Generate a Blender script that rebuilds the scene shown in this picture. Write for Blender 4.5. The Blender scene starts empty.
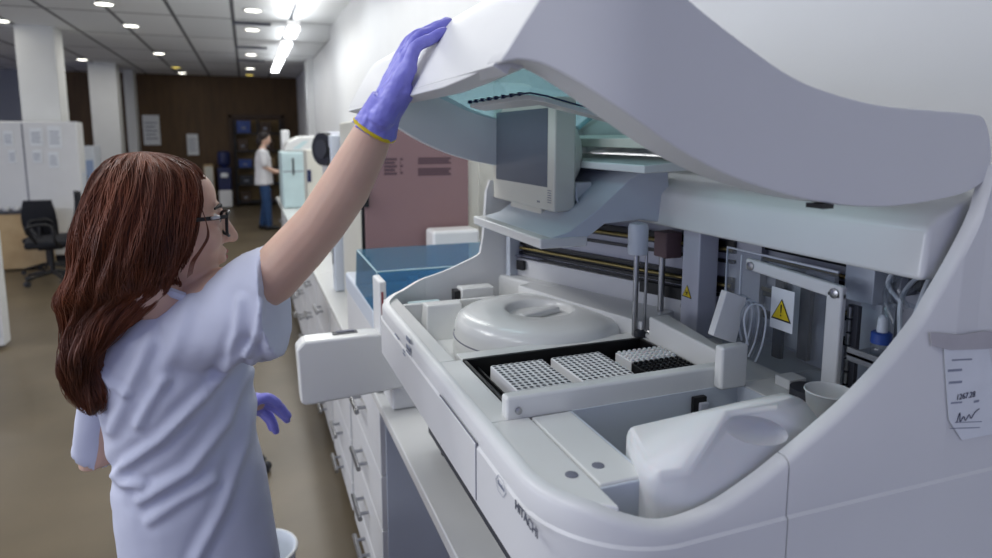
import bpy, bmesh, math, random
from mathutils import Vector, Matrix, Quaternion, noise
random.seed(7)
PI = math.pi
SC = bpy.context.scene
COL = SC.collection
V = Vector

# ------------------------------------------------------------------ camera
F_PX, CX, CY, HOR = 655.0, 496.0, 227.0, (246.0, 137.0)
CAM = V((0, 0, 1.65))
_pitch = math.atan2(CY - HOR[1], F_PX)
_z = V((0, math.cos(_pitch), math.sin(_pitch)))
_y = V((HOR[0] - CX, -(HOR[1] - CY), -F_PX)).normalized()
_x = _y.cross(_z).normalized()
_y = _z.cross(_x)
ROT = Matrix((_x, _y, _z))                       # camera space -> world space
RIGHT = V((ROT[0][0], ROT[1][0], 0)).normalized()
AHEAD = V((-RIGHT.y, RIGHT.x, 0))

def ray(u, v): return ROT @ V((u - CX, -(v - CY), -F_PX))
def pX(u, v, x):
    r = ray(u, v); return CAM + r * (x / r.x)
def pY(u, v, y):
    r = ray(u, v); return CAM + r * (y / r.y)
def pZ(u, v, z):
    r = ray(u, v); return CAM + r * ((z - CAM.z) / r.z)
def pV(u, v, a, b):                              # on the upright plane through plan points a and b
    n = V((b[1] - a[1], -(b[0] - a[0]), 0)); r = ray(u, v)
    return CAM + r * ((V((a[0], a[1], 0)) - CAM).dot(n) / r.dot(n))
def mpp(p):                                      # metres that one photo pixel spans at p
    return -((ROT.transposed() @ (V(p) - CAM)).z) / F_PX

cd = bpy.data.cameras.new('camera')
cam = bpy.data.objects.new('camera', cd); COL.objects.link(cam)
cam.matrix_world = Matrix.Translation(CAM) @ ROT.to_4x4()
cd.sensor_width = 36; cd.lens = F_PX * 36 / 992; cd.shift_y = -(279 - CY) / 992
cd.clip_start = .02; cd.clip_end = 200
cd.dof.use_dof = True; cd.dof.focus_distance = 1.08; cd.dof.aperture_fstop = 3.8
SC.camera = cam

# ------------------------------------------------------------------ materials
def lin(c):
    return tuple((x / 255 / 12.92) if x / 255 <= .04045 else ((x / 255 + .055) / 1.055) ** 2.4 for x in c[:3]) + (1,)
def mat(name, rgb, rough=.5, metal=0, noise_amt=0, noise_scale=8, bump=0, bump_scale=200, coat=0, emit=None, es=0, trans=0, alpha=1, ior=1.45, rgb2=None, sss=0, stretch=None, spec=None):
    m = bpy.data.materials.new(name); m.use_nodes = True
    nt = m.node_tree; b = nt.nodes['Principled BSDF']
    b.inputs['Base Color'].default_value = lin(rgb)
    b.inputs['Roughness'].default_value = rough; b.inputs['Metallic'].default_value = metal
    b.inputs['Coat Weight'].default_value = coat; b.inputs['IOR'].default_value = ior
    b.inputs['Transmission Weight'].default_value = trans; b.inputs['Alpha'].default_value = alpha
    if spec is not None: b.inputs['Specular IOR Level'].default_value = spec
    if sss:
        b.inputs['Subsurface Weight'].default_value = sss; b.inputs['Subsurface Radius'].default_value = (.01, .004, .003)
    if emit:
        b.inputs['Emission Color'].default_value = lin(emit); b.inputs['Emission Strength'].default_value = es
    tc = nt.nodes.new('ShaderNodeTexCoord'); vec = tc.outputs['Object']
    if stretch:
        mp = nt.nodes.new('ShaderNodeMapping'); mp.inputs['Scale'].default_value = stretch
        nt.links.new(vec, mp.inputs['Vector']); vec = mp.outputs['Vector']
    if noise_amt or rgb2:
        n = nt.nodes.new('ShaderNodeTexNoise'); n.inputs['Scale'].default_value = noise_scale; n.inputs['Detail'].default_value = 5
        nt.links.new(vec, n.inputs['Vector'])
        r = nt.nodes.new('ShaderNodeMapRange'); r.inputs[1].default_value = .3; r.inputs[2].default_value = .7
        nt.links.new(n.outputs['Fac'], r.inputs[0])
        mx = nt.nodes.new('ShaderNodeMix'); mx.data_type = 'RGBA'
        c2 = rgb2 or tuple(max(0, x * (1 - noise_amt)) for x in rgb)
        mx.inputs[6].default_value = lin(rgb); mx.inputs[7].default_value = lin(c2)
        nt.links.new(r.outputs[0], mx.inputs[0]); nt.links.new(mx.outputs[2], b.inputs['Base Color'])
    if bump:
        n2 = nt.nodes.new('ShaderNodeTexNoise'); n2.inputs['Scale'].default_value = bump_scale
        nt.links.new(vec, n2.inputs['Vector'])
        bp = nt.nodes.new('ShaderNodeBump'); bp.inputs['Strength'].default_value = bump; bp.inputs['Distance'].default_value = .002
        nt.links.new(n2.outputs['Fac'], bp.inputs['Height']); nt.links.new(bp.outputs['Normal'], b.inputs['Normal'])
    return m
def clear(name, rgb, amount=.8, rough=.03):      # thin see-through plastic
    m = bpy.data.materials.new(name); m.use_nodes = True; nt = m.node_tree; nt.nodes.clear()
    o = nt.nodes.new('ShaderNodeOutputMaterial'); t = nt.nodes.new('ShaderNodeBsdfTransparent'); g = nt.nodes.new('ShaderNodeBsdfGlossy')
    d = nt.nodes.new('ShaderNodeBsdfDiffuse'); d.inputs['Color'].default_value = lin(rgb)
    t.inputs['Color'].default_value = lin(rgb); g.inputs['Roughness'].default_value = rough
    a = nt.nodes.new('ShaderNodeMixShader'); a.inputs[0].default_value = amount
    nt.links.new(d.outputs[0], a.inputs[1]); nt.links.new(t.outputs[0], a.inputs[2])
    fr = nt.nodes.new('ShaderNodeFresnel'); fr.inputs['IOR'].default_value = 1.45
    ge = nt.nodes.new('ShaderNodeNewGeometry'); mu = nt.nodes.new('ShaderNodeMath'); mu.operation = 'SUBTRACT'; mu.use_clamp = True   # no false total reflection from the inner side
    nt.links.new(fr.outputs[0], mu.inputs[0]); nt.links.new(ge.outputs['Backfacing'], mu.inputs[1])
    b = nt.nodes.new('ShaderNodeMixShader'); nt.links.new(mu.outputs[0], b.inputs[0])
    nt.links.new(a.outputs[0], b.inputs[1]); nt.links.new(g.outputs[0], b.inputs[2]); nt.links.new(b.outputs[0], o.inputs['Surface'])
    return m

M = {}
M['white'] = mat('white_plastic', (222, 223, 222), .38, noise_amt=.025, noise_scale=3, bump=.03, bump_scale=900)
M['white_gloss'] = mat('glossy_white_plastic', (226, 227, 224), .22, noise_amt=.02, noise_scale=4)
M['white_cool'] = mat('cool_white_plastic', (205, 212, 220), .4, noise_amt=.02, noise_scale=3)
M['ivory'] = mat('ivory_plastic', (216, 214, 200), .4, noise_amt=.02)
M['seam'] = mat('seam_grey', (120, 122, 134), .6, noise_amt=.05)
M['grey'] = mat('grey_metal_panel', (190, 192, 202), .45, noise_amt=.04, noise_scale=5)
M['lilac'] = mat('grey_blue_panel', (158, 162, 186), .5, noise_amt=.03)
M['dark'] = mat('dark_grey_plastic', (48, 50, 56), .5, noise_amt=.1)
M['black'] = mat('black_plastic', (18, 18, 20), .4, noise_amt=.1)
M['shadowbox'] = mat('charcoal_metal', (62, 64, 72), .55, noise_amt=.15)
M['steel'] = mat('brushed_steel', (175, 176, 178), .28, 1, noise_amt=.08, noise_scale=60)
M['brass'] = mat('brass_rail', (138, 124, 80), .35, .8, noise_amt=.1)
M['mauve'] = mat('mauve_enamel', (140, 112, 112), .5, noise_amt=.03, noise_scale=3)
M['mauve_dark'] = mat('mauve_print', (92, 70, 76), .6, noise_amt=.05)
M['brown_plastic'] = mat('brown_plastic', (112, 88, 90), .5, noise_amt=.06)
M['cyan_clear'] = clear('cyan_tinted_acrylic', (204, 228, 232), .8)
M['blue_clear'] = clear('blue_tinted_acrylic', (150, 204, 226), .82, .05)
M['acrylic'] = clear('clear_acrylic', (236, 239, 242), .95, .04)
M['hdpe'] = mat('translucent_white_polyethylene', (216, 218, 218), .45, noise_amt=.03, noise_scale=6, sss=.2)
M['screen'] = mat('dark_glass_screen', (98, 104, 114), .2, noise_amt=.02, spec=.7)
M['yellow'] = mat('warning_yellow', (222, 196, 30), .5, noise_amt=.03)
M['paper'] = mat('white_paper', (232, 236, 238), .8, noise_amt=.04, noise_scale=20)
M['ink'] = mat('dark_ink', (84, 88, 102), .8, noise_amt=.1)
M['ink_pale'] = mat('faded_ink', (150, 156, 170), .8, noise_amt=.1)
M['tape'] = mat('crepe_tape', (196, 193, 194), .8, noise_amt=.1, bump=.3, bump_scale=60)
M['skin'] = mat('skin', (216, 182, 160), .5, noise_amt=.06, noise_scale=14, rgb2=(208, 170, 150), sss=.15, bump=.08, bump_scale=260)
M['lips'] = mat('lips', (176, 104, 100), .45, noise_amt=.05)
M['hair'] = mat('auburn_hair', (98, 51, 28), .5, rgb2=(58, 30, 18), noise_scale=26, stretch=(1, 1, .25))
M['hair_light'] = mat('auburn_hair_strand', (126, 68, 38), .48, rgb2=(78, 41, 24), noise_scale=20, stretch=(1, 1, .3))
M['hair_dark'] = mat('black_brown_hair', (32, 22, 20), .5, noise_amt=.2)
M['shirt'] = mat('white_cotton', (212, 216, 232), .85, noise_amt=.03, noise_scale=9, bump=.15, bump_scale=700)
M['scrub'] = mat('white_scrub_cotton', (226, 226, 228), .85, noise_amt=.04)
M['trouser'] = mat('pale_cotton_trousers', (198, 202, 214), .85, noise_amt=.04)
M['jeans'] = mat('blue_denim', (46, 78, 122), .85, noise_amt=.2, noise_scale=30)
M['glove'] = mat('violet_nitrile', (142, 142, 224), .42, rgb2=(126, 124, 214), noise_scale=40, bump=.5, bump_scale=90)
M['band'] = mat('yellow_rubber', (222, 196, 40), .45, noise_amt=.06)
M['fabric_black'] = mat('black_upholstery', (24, 26, 34), .8, noise_amt=.2, noise_scale=60, bump=.2)
M['wood_pale'] = mat('pale_beech', (196, 170, 128), .5, rgb2=(176, 148, 106), noise_scale=5, stretch=(1, 6, 1))
M['wood_wall'] = mat('brown_panelling', (92, 70, 42), .6, rgb2=(76, 56, 33), noise_scale=3, stretch=(3, 1, .5))
M['wood_dark'] = mat('dark_wood', (74, 54, 36), .5, noise_amt=.2, noise_scale=6, stretch=(1, 1, 6))
M['column'] = mat('painted_column', (212, 214, 212), .6, noise_amt=.03, noise_scale=2)
M['wall'] = mat('white_wall_paint', (222, 223, 222), .7, noise_amt=.03, noise_scale=1.5, bump=.05, bump_scale=120)
M['wall_grey'] = mat('grey_wall_paint', (150, 154, 160), .7, noise_amt=.04, noise_scale=1.5)
M['cyan_machine'] = mat('pale_cyan_enamel', (194, 216, 217), .4, noise_amt=.04)
M['blue'] = mat('blue_plastic', (42, 74, 150), .4, noise_amt=.08)
M['blue_pale'] = mat('pale_blue_plastic', (150, 170, 205), .5, noise_amt=.06)
M['navy'] = mat('navy_plastic', (28, 38, 84), .4, noise_amt=.1)
M['cardboard'] = mat('cardboard', (150, 128, 92), .8, noise_amt=.1)
M['lamp'] = mat('lit_lamp', (255, 252, 244), .5, noise_amt=.01, emit=(255, 250, 238), es=9)
M['lamp_yellow'] = mat('lit_warm_lamp', (255, 240, 120), .5, noise_amt=.01, emit=(255, 225, 90), es=2.5)
M['tube'] = mat('lit_tube', (255, 255, 255), .5, noise_amt=.01, emit=(250, 252, 255), es=8)

def floor_mat():
    m = mat('olive_brown_resin_floor', (112, 100, 80), .34, rgb2=(92, 82, 64), noise_scale=1.4, bump=.05, bump_scale=40)
    nt = m.node_tree; b = nt.nodes['Principled BSDF']
    n = nt.nodes.new('ShaderNodeTexNoise'); n.inputs['Scale'].default_value = 6; n.inputs['Detail'].default_value = 8
    r = nt.nodes.new('ShaderNodeMapRange'); r.inputs[3].default_value = .22; r.inputs[4].default_value = .5
    nt.links.new(n.outputs['Fac'], r.inputs[0]); nt.links.new(r.outputs[0], b.inputs['Roughness'])
    return m
def ceiling_mat():
    m = mat('ceiling_tiles', (200, 202, 204), .85, bump=.08, bump_scale=150)
    nt = m.node_tree; b = nt.nodes['Principled BSDF']
    tc = nt.nodes.new('ShaderNodeTexCoord'); mp = nt.nodes.new('ShaderNodeMapping'); mp.vector_type = 'POINT'
    mp.inputs['Rotation'].default_value = (0, 0, PI / 2)
    mp.inputs['Location'].default_value = (0, .08, 0)
    br = nt.nodes.new('ShaderNodeTexBrick'); br.offset = 0; br.inputs['Scale'].default_value = 1
    br.inputs['Brick Width'].default_value = 1.8; br.inputs['Row Height'].default_value = .665
    br.inputs['Mortar Size'].default_value = .022; br.inputs['Mortar Smooth'].default_value = .1
    br.inputs['Color1'].default_value = lin((238, 240, 241)); br.inputs['Color2'].default_value = lin((228, 231, 233)); br.inputs['Mortar'].default_value = lin((96, 98, 102))
    nt.links.new(tc.outputs['Object'], mp.inputs['Vector']); nt.links.new(mp.outputs['Vector'], br.inputs['Vector'])
    nt.links.new(br.outputs['Color'], b.inputs['Base Color'])
    return m
M['floor'] = floor_mat(); M['ceiling'] = ceiling_mat()

# ------------------------------------------------------------------ mesh helpers
class MB:
    def __init__(self): self.bm = bmesh.new()
    def add(self, verts, faces):
        vs = [self.bm.verts.new(v) for v in verts]
        for f in faces:
            try: self.bm.faces.new([vs[i] for i in f])
            except ValueError: pass
        return self
    def box(self, a, b, rot=None, piv=None):
        x0, y0, z0 = a; x1, y1, z1 = b
        p = [V((x, y, z)) for z in (z0, z1) for y in (y0, y1) for x in (x0, x1)]
        if rot is not None:
            c = V(piv) if piv is not None else sum(p, V()) / 8
            p = [c + rot @ (q - c) for q in p]
        return self.add(p, [(0, 2, 3, 1), (4, 5, 7, 6), (0, 1, 5, 4), (2, 6, 7, 3), (0, 4, 6, 2), (1, 3, 7, 5)])
    def hexa(self, bottom, top):                 # two rings of points joined and capped
        n = len(bottom); p = list(bottom) + list(top)
        f = [tuple(range(n))[::-1], tuple(range(n, 2 * n))]
        f += [(i, (i + 1) % n, n + (i + 1) % n, n + i) for i in range(n)]
        return self.add(p, f)
    def prism_y(self, prof, y0, y1):             # profile in x,z run along y
        return self.hexa([V((x, y0, z)) for x, z in prof], [V((x, y1, z)) for x, z in prof])
    def prism_x(self, prof, x0, x1):
        return self.hexa([V((x0, y, z)) for y, z in prof], [V((x1, y, z)) for y, z in prof])
    def prism_z(self, prof, z0, z1):
        return self.hexa([V((x, y, z0)) for x, y in prof], [V((x, y, z1)) for x, y in prof])
    def tube(self, pts, rad, n=10, caps=True, flat=None, closed=False):
        pts = [V(p) for p in pts]; k = len(pts)
        if not isinstance(rad, (list, tuple)): rad = [rad] * k
        up = None; rings = []
        for i, p in enumerate(pts):
            t = (pts[(i + 1) % k] - pts[i - 1]) if closed else (pts[min(i + 1, k - 1)] - pts[max(i - 1, 0)])
            t.normalize()
            if up is None:
                up = t.orthogonal().normalized() if flat is None else (V(flat) - t * V(flat).dot(t)).normalized()
            else:
                up = (up - t * up.dot(t)).normalized()
            s = t.cross(up)
            r = rad[i]; ra, rb = r if isinstance(r, (list, tuple)) else (r, r)
            rings.append([p + up * (ra * math.cos(2 * PI * j / n)) + s * (rb * math.sin(2 * PI * j / n)) for j in range(n)])
        vs = [q for r in rings for q in r]; f = []
        for i in range(k if closed else k - 1):
            a, b = i * n, ((i + 1) % k) * n
            f += [(a + j, a + (j + 1) % n, b + (j + 1) % n, b + j) for j in range(n)]
        if caps and not closed: f += [tuple(range(n))[::-1], tuple(range((k - 1) * n, k * n))]
        return self.add(vs, f)
    def chain(self, pts, rad, n=16, flat=None):  # tube with round ends
        pts = [V(p) for p in pts]; P = []; R = []
        def sc(r, k): return (r[0] * k, r[1] * k) if isinstance(r, (list, tuple)) else r * k
        def mx(r): return min(r) if isinstance(r, (list, tuple)) else r
        d = (pts[1] - pts[0]).normalized()
        for a in (85, 60, 30): P.append(pts[0] - d * mx(rad[0]) * math.sin(math.radians(a))); R.append(sc(rad[0], math.cos(math.radians(a))))
        P += pts; R += list(rad)
        d = (pts[-1] - pts[-2]).normalized()
        for a in (30, 60, 85): P.append(pts[-1] + d * mx(rad[-1]) * math.sin(math.radians(a))); R.append(sc(rad[-1], math.cos(math.radians(a))))
        return self.tube(P, R, n, True, flat)
    def ell(self, c, r, rot=None, n=20, m=12):
        c = V(c); vs = []; f = []
        for i in range(1, m):
            th = PI * i / m
            for j in range(n):
                q = V((r[0] * math.sin(th) * math.cos(2 * PI * j / n), r[1] * math.sin(th) * math.sin(2 * PI * j / n), r[2] * math.cos(th)))
                vs.append(c + (rot @ q if rot is not None else q))
        for q in (V((0, 0, r[2])), V((0, 0, -r[2]))): vs.append(c + (rot @ q if rot is not None else q))
        t, b = len(vs) - 2, len(vs) - 1
        for i in range(m - 2):
            f += [(i * n + j, (i + 1) * n + j, (i + 1) * n + (j + 1) % n, i * n + (j + 1) % n) for j in range(n)]
        f += [(t, j, (j + 1) % n) for j in range(n)]
        f += [(b, (m - 2) * n + (j + 1) % n, (m - 2) * n + j) for j in range(n)]
        return self.add(vs, f)
    def lathe(self, c, prof, n=40, rot=None):    # prof: (radius, z) from outside bottom to inside
        c = V(c); vs = []
        for r, z in prof:
            for j in range(n):
                q = V((r * math.cos(2 * PI * j / n), r * math.sin(2 * PI * j / n), z)); vs.append(c + (rot @ q if rot is not None else q))
        k = len(prof); f = []
        for i in range(k - 1):
            f += [(i * n + j, i * n + (j + 1) % n, (i + 1) * n + (j + 1) % n, (i + 1) * n + j) for j in range(n)]
        f += [tuple(range(n))[::-1], tuple(range((k - 1) * n, k * n))]
        return self.add(vs, f)
    def loft(self, rings, caps=True):
        n = len(rings[0]); vs = [q for r in rings for q in r]; f = []
        for i in range(len(rings) - 1):
            f += [(i * n + j, i * n + (j + 1) % n, (i + 1) * n + (j + 1) % n, (i + 1) * n + j) for j in range(n)]
        if caps: f += [tuple(range(n))[::-1], tuple(range((len(rings) - 1) * n, len(rings) * n))]
        return self.add(vs, f)
    def build(self, name, m, parent=None, bevel=0, seg=3, smooth=True, angle=38, subsurf=0):
        bmesh.ops.recalc_face_normals(self.bm, faces=self.bm.faces)
        me = bpy.data.meshes.new(name); self.bm.to_mesh(me); self.bm.free()
        return finish(name, me, m, parent, bevel, seg, smooth, angle, subsurf)
    def remesh(self, name, m, voxel, smooth=4, parent=None, push=None, factor=.5):
        bmesh.ops.recalc_face_normals(self.bm, faces=self.bm.faces)
        me = bpy.data.meshes.new(name); self.bm.to_mesh(me); self.bm.free()
        o = bpy.data.objects.new('tmp', me); COL.objects.link(o)
        r = o.modifiers.new('r', 'REMESH'); r.mode = 'VOXEL'; r.voxel_size = voxel
        if smooth:
            s = o.modifiers.new('s', 'SMOOTH'); s.factor = factor; s.iterations = smooth
        dg = bpy.context.evaluated_depsgraph_get()
        out = bpy.data.meshes.new_from_object(o.evaluated_get(dg))
        bpy.data.objects.remove(o)
        if push:
            ns = [v.normal.copy() for v in out.vertices]
            for v, nn in zip(out.vertices, ns): v.co += nn * push(v.co, nn)
        return finish(name, out, m, parent, 0, 0, True, 180, 0)

def finish(name, me, m, parent, bevel, seg, smooth, angle, subsurf):
    me.materials.clear()
    for mm in (m if isinstance(m, (list, tuple)) else [m]): me.materials.append(mm)
    o = bpy.data.objects.new(name, me); COL.objects.link(o)
    if smooth:
        for p in me.polygons: p.use_smooth = True
        if angle < 180 and not bevel: me.set_sharp_from_angle(angle=math.radians(angle))
    if bevel:
        b = o.modifiers.new('bevel', 'BEVEL'); b.width = bevel; b.segments = seg; b.limit_method = 'ANGLE'; b.angle_limit = math.radians(35); b.harden_normals = True
    if subsurf:
        s = o.modifiers.new('sub', 'SUBSURF'); s.levels = subsurf; s.render_levels = subsurf
    if parent is not None: set_parent(o, parent)
    return o
def world_mat(o):
    m = o.matrix_basis.copy(); p = o
    while p.parent: m = p.parent.matrix_basis @ m if True else m; p = p.parent
    return m
def set_parent(o, parent):                       # keeps the child where it was built
    o.parent = parent; o.matrix_parent_inverse = Matrix()
    w = world_mat(parent).inverted()
    if o.type == 'MESH': o.data.transform(w @ o.matrix_basis); o.matrix_basis = Matrix()
    else: o.matrix_basis = w @ o.matrix_basis
def tag(o, label, cat, group=None, kind=None):
    o['label'] = label; o['category'] = cat
    if group: o['group'] = group
    if kind: o['kind'] = kind
    return o
def struct(o, label, cat):
    return tag(o, label, cat, kind='structure')
def thing(name, loc, label, cat, group=None, rz=0):
    o = bpy.data.objects.new(name, None); COL.objects.link(o); o.empty_display_size = .05
    o.location = loc; o.rotation_euler = (0, 0, rz)
    return tag(o, label, cat, group)
def origin(o, loc):                              # put a one-mesh thing's origin at its base
    loc = V(loc); o.data.transform(Matrix.Translation(-loc)); o.location = loc; return o
def copy_tree(o, loc=None, rz=None, label=None, parent=None):
    c = o.copy(); COL.objects.link(c)
    if parent is not None: c.parent = parent
    if loc is not None: c.location = loc
    if rz is not None: c.rotation_euler = (0, 0, rz)
    if label: c['label'] = label
    for ch in [q for q in bpy.data.objects if q.parent == o]: copy_tree(ch, parent=c)
    return c
def text(name, s, size, m, parent, origin_pt, xdir, ydir, extrude=.0006, bold=0):
    cu = bpy.data.curves.new('t', 'FONT'); cu.body = s; cu.size = size; cu.extrude = extrude; cu.align_x = 'CENTER'; cu.align_y = 'CENTER'; cu.offset = bold
    o = bpy.data.objects.new('t', cu); COL.objects.link(o)
    me = bpy.data.meshes.new_from_object(o.evaluated_get(bpy.context.evaluated_depsgraph_get()))
    bpy.data.objects.remove(o)
    x = V(xdir).normalized(); y = V(ydir).normalized(); z = x.cross(y)
    me.transform(Matrix.Translation(V(origin_pt)) @ Matrix((x, y, z)).transposed().to_4x4())
    return finish(name, me, m, parent, 0, 0, False, 180, 0)
def spline(pts, n=8):                            # Catmull-Rom through points (2D or 3D)
    P = [V(p) if len(p) > 2 else V((p[0], p[1], 0)) for p in pts]; out = []
    for i in range(len(P) - 1):
        a, b, c, d = P[max(i - 1, 0)], P[i], P[i + 1], P[min(i + 2, len(P) - 1)]
        for k in range(n):
            t = k / n
            out.append(.5 * ((2 * b) + (c - a) * t + (2 * a - 5 * b + 4 * c - d) * t * t + (3 * b - a - 3 * c + d) * t ** 3))
    out.append(P[-1])
    return out if len(pts[0]) > 2 else [(p.x, p.y) for p in out]
# ------------------------------------------------------------------ setting
CEIL, BACK = 3.1, 17.3
def slab(name, a, b, m, label, cat):
    o = MB().box(a, b).build(name, m, smooth=False)
    return struct(o, label, cat)
slab('floor', (-10.2, -4, -.12), (1.5, BACK + .2, 0), M['floor'], 'olive brown resin floor of the laboratory', 'floor')
slab('ceiling', (-10.2, -2.5, CEIL), (1.5, BACK + .2, CEIL + .1), M['ceiling'], 'suspended ceiling of pale grey tiles', 'ceiling')
wr = MB().prism_z([(1.12, -4), (1.5, -4), (1.5, BACK + .2), (1.24, BACK + .2), (1.24, 13.5), (1.12, 13.5), (1.12, 13.0), (1.24, 13.0), (1.24, 9.3), (1.12, 9.3)], 0, CEIL)
struct(wr.build('wall_right', M['wall'], smooth=False), 'white painted wall running behind the analysers', 'wall')
slab('wall_back', (-4.35, BACK, 0), (1.24, BACK + .2, CEIL), M['wood_wall'], 'brown panelled wall at the far end of the room', 'wall')
slab('wall_left', (-10.2, BACK, 0), (-4.35, BACK + .2, CEIL), M['wall_grey'], 'grey wall at the far left end of the room', 'wall')
slab('baseboard_back', (-4.35, BACK - .02, 0), (1.24, BACK, .1), M['wood_dark'], 'dark skirting under the brown panelled wall', 'baseboard')
for (ul, ur, v, yy, dep, lab) in ((13, 53, 26, 10.4, .44, 'near white square column behind the partition'), (87, 115, 63, 15.1, .45, 'second white square column, farther back than the first'), (123, 133, 76, 16.5, .4, 'slim third column beside the brown wall')):
    a, b = pY(ul, v, yy), pY(ur, v, yy)
    o = MB().box((a.x, yy, 0), (b.x, yy + dep, CEIL)).build('column', M['column'], bevel=.01)
    struct(o, lab, 'column')
# shelving alcove in the back wall: dark door frame round a lit store
a, b = pY(232, 118, BACK), pY(281, 118, BACK)
x0, x1, ztop = a.x, b.x, a.z
fr = MB().box((x0 - .08, BACK - .06, 0), (x0, BACK, ztop + .08)).box((x1, BACK - .06, 0), (x1 + .08, BACK, ztop + .08)).box((x0 - .08, BACK - .06, ztop), (x1 + .08, BACK, ztop + .08))
struct(fr.build('trim_1', M['wood_dark'], bevel=.005), 'dark wooden frame round the store shelves', 'door frame')
t = thing('storage_shelf', ((x0 + x1) / 2, BACK - .3, 0), 'tall dark shelf unit full of stores at the back wall', 'shelf')
MB().box((x0 + .03, BACK - .04, .02), (x1 - .03, BACK - .02, ztop - .05)).build('back_panel', M['cardboard'], t)
for k in range(3):
    xx = x0 + .03 + (x1 - x0 - .09) * k / 2
    MB().box((xx, BACK - .45, 0), (xx + .03, BACK - .04, ztop - .04)).build('upright', M['dark'], t)
shz = [.08, .5, .9, 1.3, 1.72]
for z in shz: MB().box((x0 + .03, BACK - .45, z), (x1 - .03, BACK - .04, z + .03)).build('shelf', M['dark'], t)
rnd = random.Random(3)
boxlabs = {}
for zi, z in enumerate(shz):
    names = ['bottom', 'second lowest', 'middle', 'fourth', 'top'][zi]
    xx = x0 + .1
    k = 0
    while xx < x1 - .3 and k < 3:
        w = .22 + rnd.random() * .12; h = .16 + rnd.random() * .14
        mm = rnd.choice(['cardboard', 'dark', 'wood_dark', 'dark', 'wood_dark', 'blue'])
        mid = (x0 + x1) / 2
        if xx < mid + .03 and xx + w > mid - .03: xx = mid + .04
        o = MB().box((xx, BACK - .4, z + .03), (xx + w, BACK - .1, z + .03 + h)).build('storage_box', M[mm], bevel=.008)
        MB().box((xx - .004, BACK - .404, z + .03 + h * .82), (xx + w + .004, BACK - .096, z + .034 + h)).build('lid', M[mm], o)
        MB().box((xx + w * .35, BACK - .408, z + .03 + h * .3), (xx + w * .65, BACK - .401, z + .03 + h * .5)).build('label', M['ink_pale'], o)
        cn = {'cardboard': 'brown cardboard', 'blue': 'blue plastic', 'paper': 'white', 'dark': 'dark grey', 'wood_dark': 'dark brown'}[mm]
        tag(o, '%s storage box, %s from the left on the %s shelf of the store' % (cn, ['first', 'second', 'third'][k], names), 'box', 'boxes on the store shelves')
        origin(o, (xx + w / 2, BACK - .25, z + .03)); 
        for ch in o.children: ch.data.transform(Matrix.Translation(-V((xx + w / 2, BACK - .25, z + .03))))
        xx += w + .06 + rnd.random() * .1; k += 1
# notices on the brown wall
def poster(u0, v0, u1, v1, y, lab, m='paper', grp=None, lines=True):
    a, b = pY(u0, v0, y), pY(u1, v1, y)
    o = MB().box((a.x, y - .012, b.z), (b.x, y - .002, a.z)).build('notice', M[m], bevel=.002)
    tag(o, lab, 'notice', grp); origin(o, ((a.x + b.x) / 2, y - .002, b.z))
    c = o.location
    if lines:
        mb = MB(); h = a.z - b.z; w = b.x - a.x
        for k in range(5): mb.box((a.x + w * .15, y - .016, b.z + h * (.2 + .13 * k)), (a.x + w * (.85 - .1 * (k % 2)), y - .0125, b.z + h * (.24 + .13 * k)))
        mb.build('print', M['ink_pale'], o)
    return o
poster(142, 115, 161, 145, BACK, 'large pale notice on the brown wall, nearer the columns')
poster(186.5, 134, 199, 155, BACK, 'narrow white notice on the brown wall beside the water cooler')
# water cooler: blue bottle over white cabinet
a, b = pY(219, 190, 16.6), pY(232, 190, 16.6)
cx_, w = (a.x + b.x) / 2, (b.x - a.x) / 2
t = thing('water_cooler', (cx_, 16.6, 0), 'blue and white water cooler standing by the brown wall', 'water cooler')
MB().box((cx_ - w, 16.5, .02), (cx_ + w, 16.8, .42)).build('cabinet', M['white'], t, bevel=.02)
MB().box((cx_ - w, 16.52, .42), (cx_ + w, 16.8, .95)).build('tap_panel', M['navy'], t, bevel=.02)
MB().box((cx_ - .08, 16.46, .72), (cx_ + .08, 16.53, .82)).build('tap', M['paper'], t, bevel=.01)
MB().lathe((cx_, 16.66, .95), [(.06, 0), (.13, .06), (.14, .1), (.14, .3), (.12, .36), (.03, .38)], 20).build('bottle', M['navy'], t)
# low beige cupboard left of the cooler
a, b = pY(203, 165, 16.8), pY(215, 192, 16.8)
t = thing('cupboard', ((a.x + b.x) / 2, 16.9, 0), 'low beige cupboard left of the water cooler', 'cupboard')
MB().box((a.x, 16.85, 0), (b.x, 17.25, a.z)).build('carcass', M['wood_pale'], t, bevel=.008)
MB().box((a.x + .02, 16.83, .06), (b.x - .02, 16.85, a.z - .04)).build('door', M['ivory'], t, bevel=.004)
MB().box((b.x - .06, 16.815, .5), (b.x - .045, 16.83, .62)).build('handle', M['steel'], t)
# recessed ceiling lamps
dl = None
spots = [(104, 3, 'nearest lamp in the left row'), (131, 25, 'second lamp in the left row'), (159, 53, 'third lamp in the left row'), (182, 72.5, 'last small lamp in the left row'),
         (82, 59, 'lamp in the ceiling between the two big columns'), (0.5, 20, 'lamp in the ceiling left of the nearest column'),
         (253, 9.5, 'nearest lamp in the right row'), (252, 29, 'second lamp in the right row'), (251, 54, 'third lamp in the right row'), (250, 68, 'fourth small lamp in the right row')]
for u, v, lab in spots:
    p = pZ(u, v, CEIL)
    if dl is None:
        t = thing('downlight', (0, 0, CEIL), 'x', 'ceiling lamp', 'round recessed ceiling lamps')
        MB().lathe((0, 0, CEIL), [(.115, 0), (.115, -.012), (.09, -.016), (.09, 0)], 32).build('rim', M['column'], t)
        MB().lathe((0, 0, CEIL), [(.088, -.001), (.088, -.01), (.04, -.013)], 32).build('diffuser', M['lamp'], t)
        dl = t
    else: t = copy_tree(dl)
    t.location = (p.x, p.y, CEIL); t['label'] = 'round lit ceiling lamp, ' + lab
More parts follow.
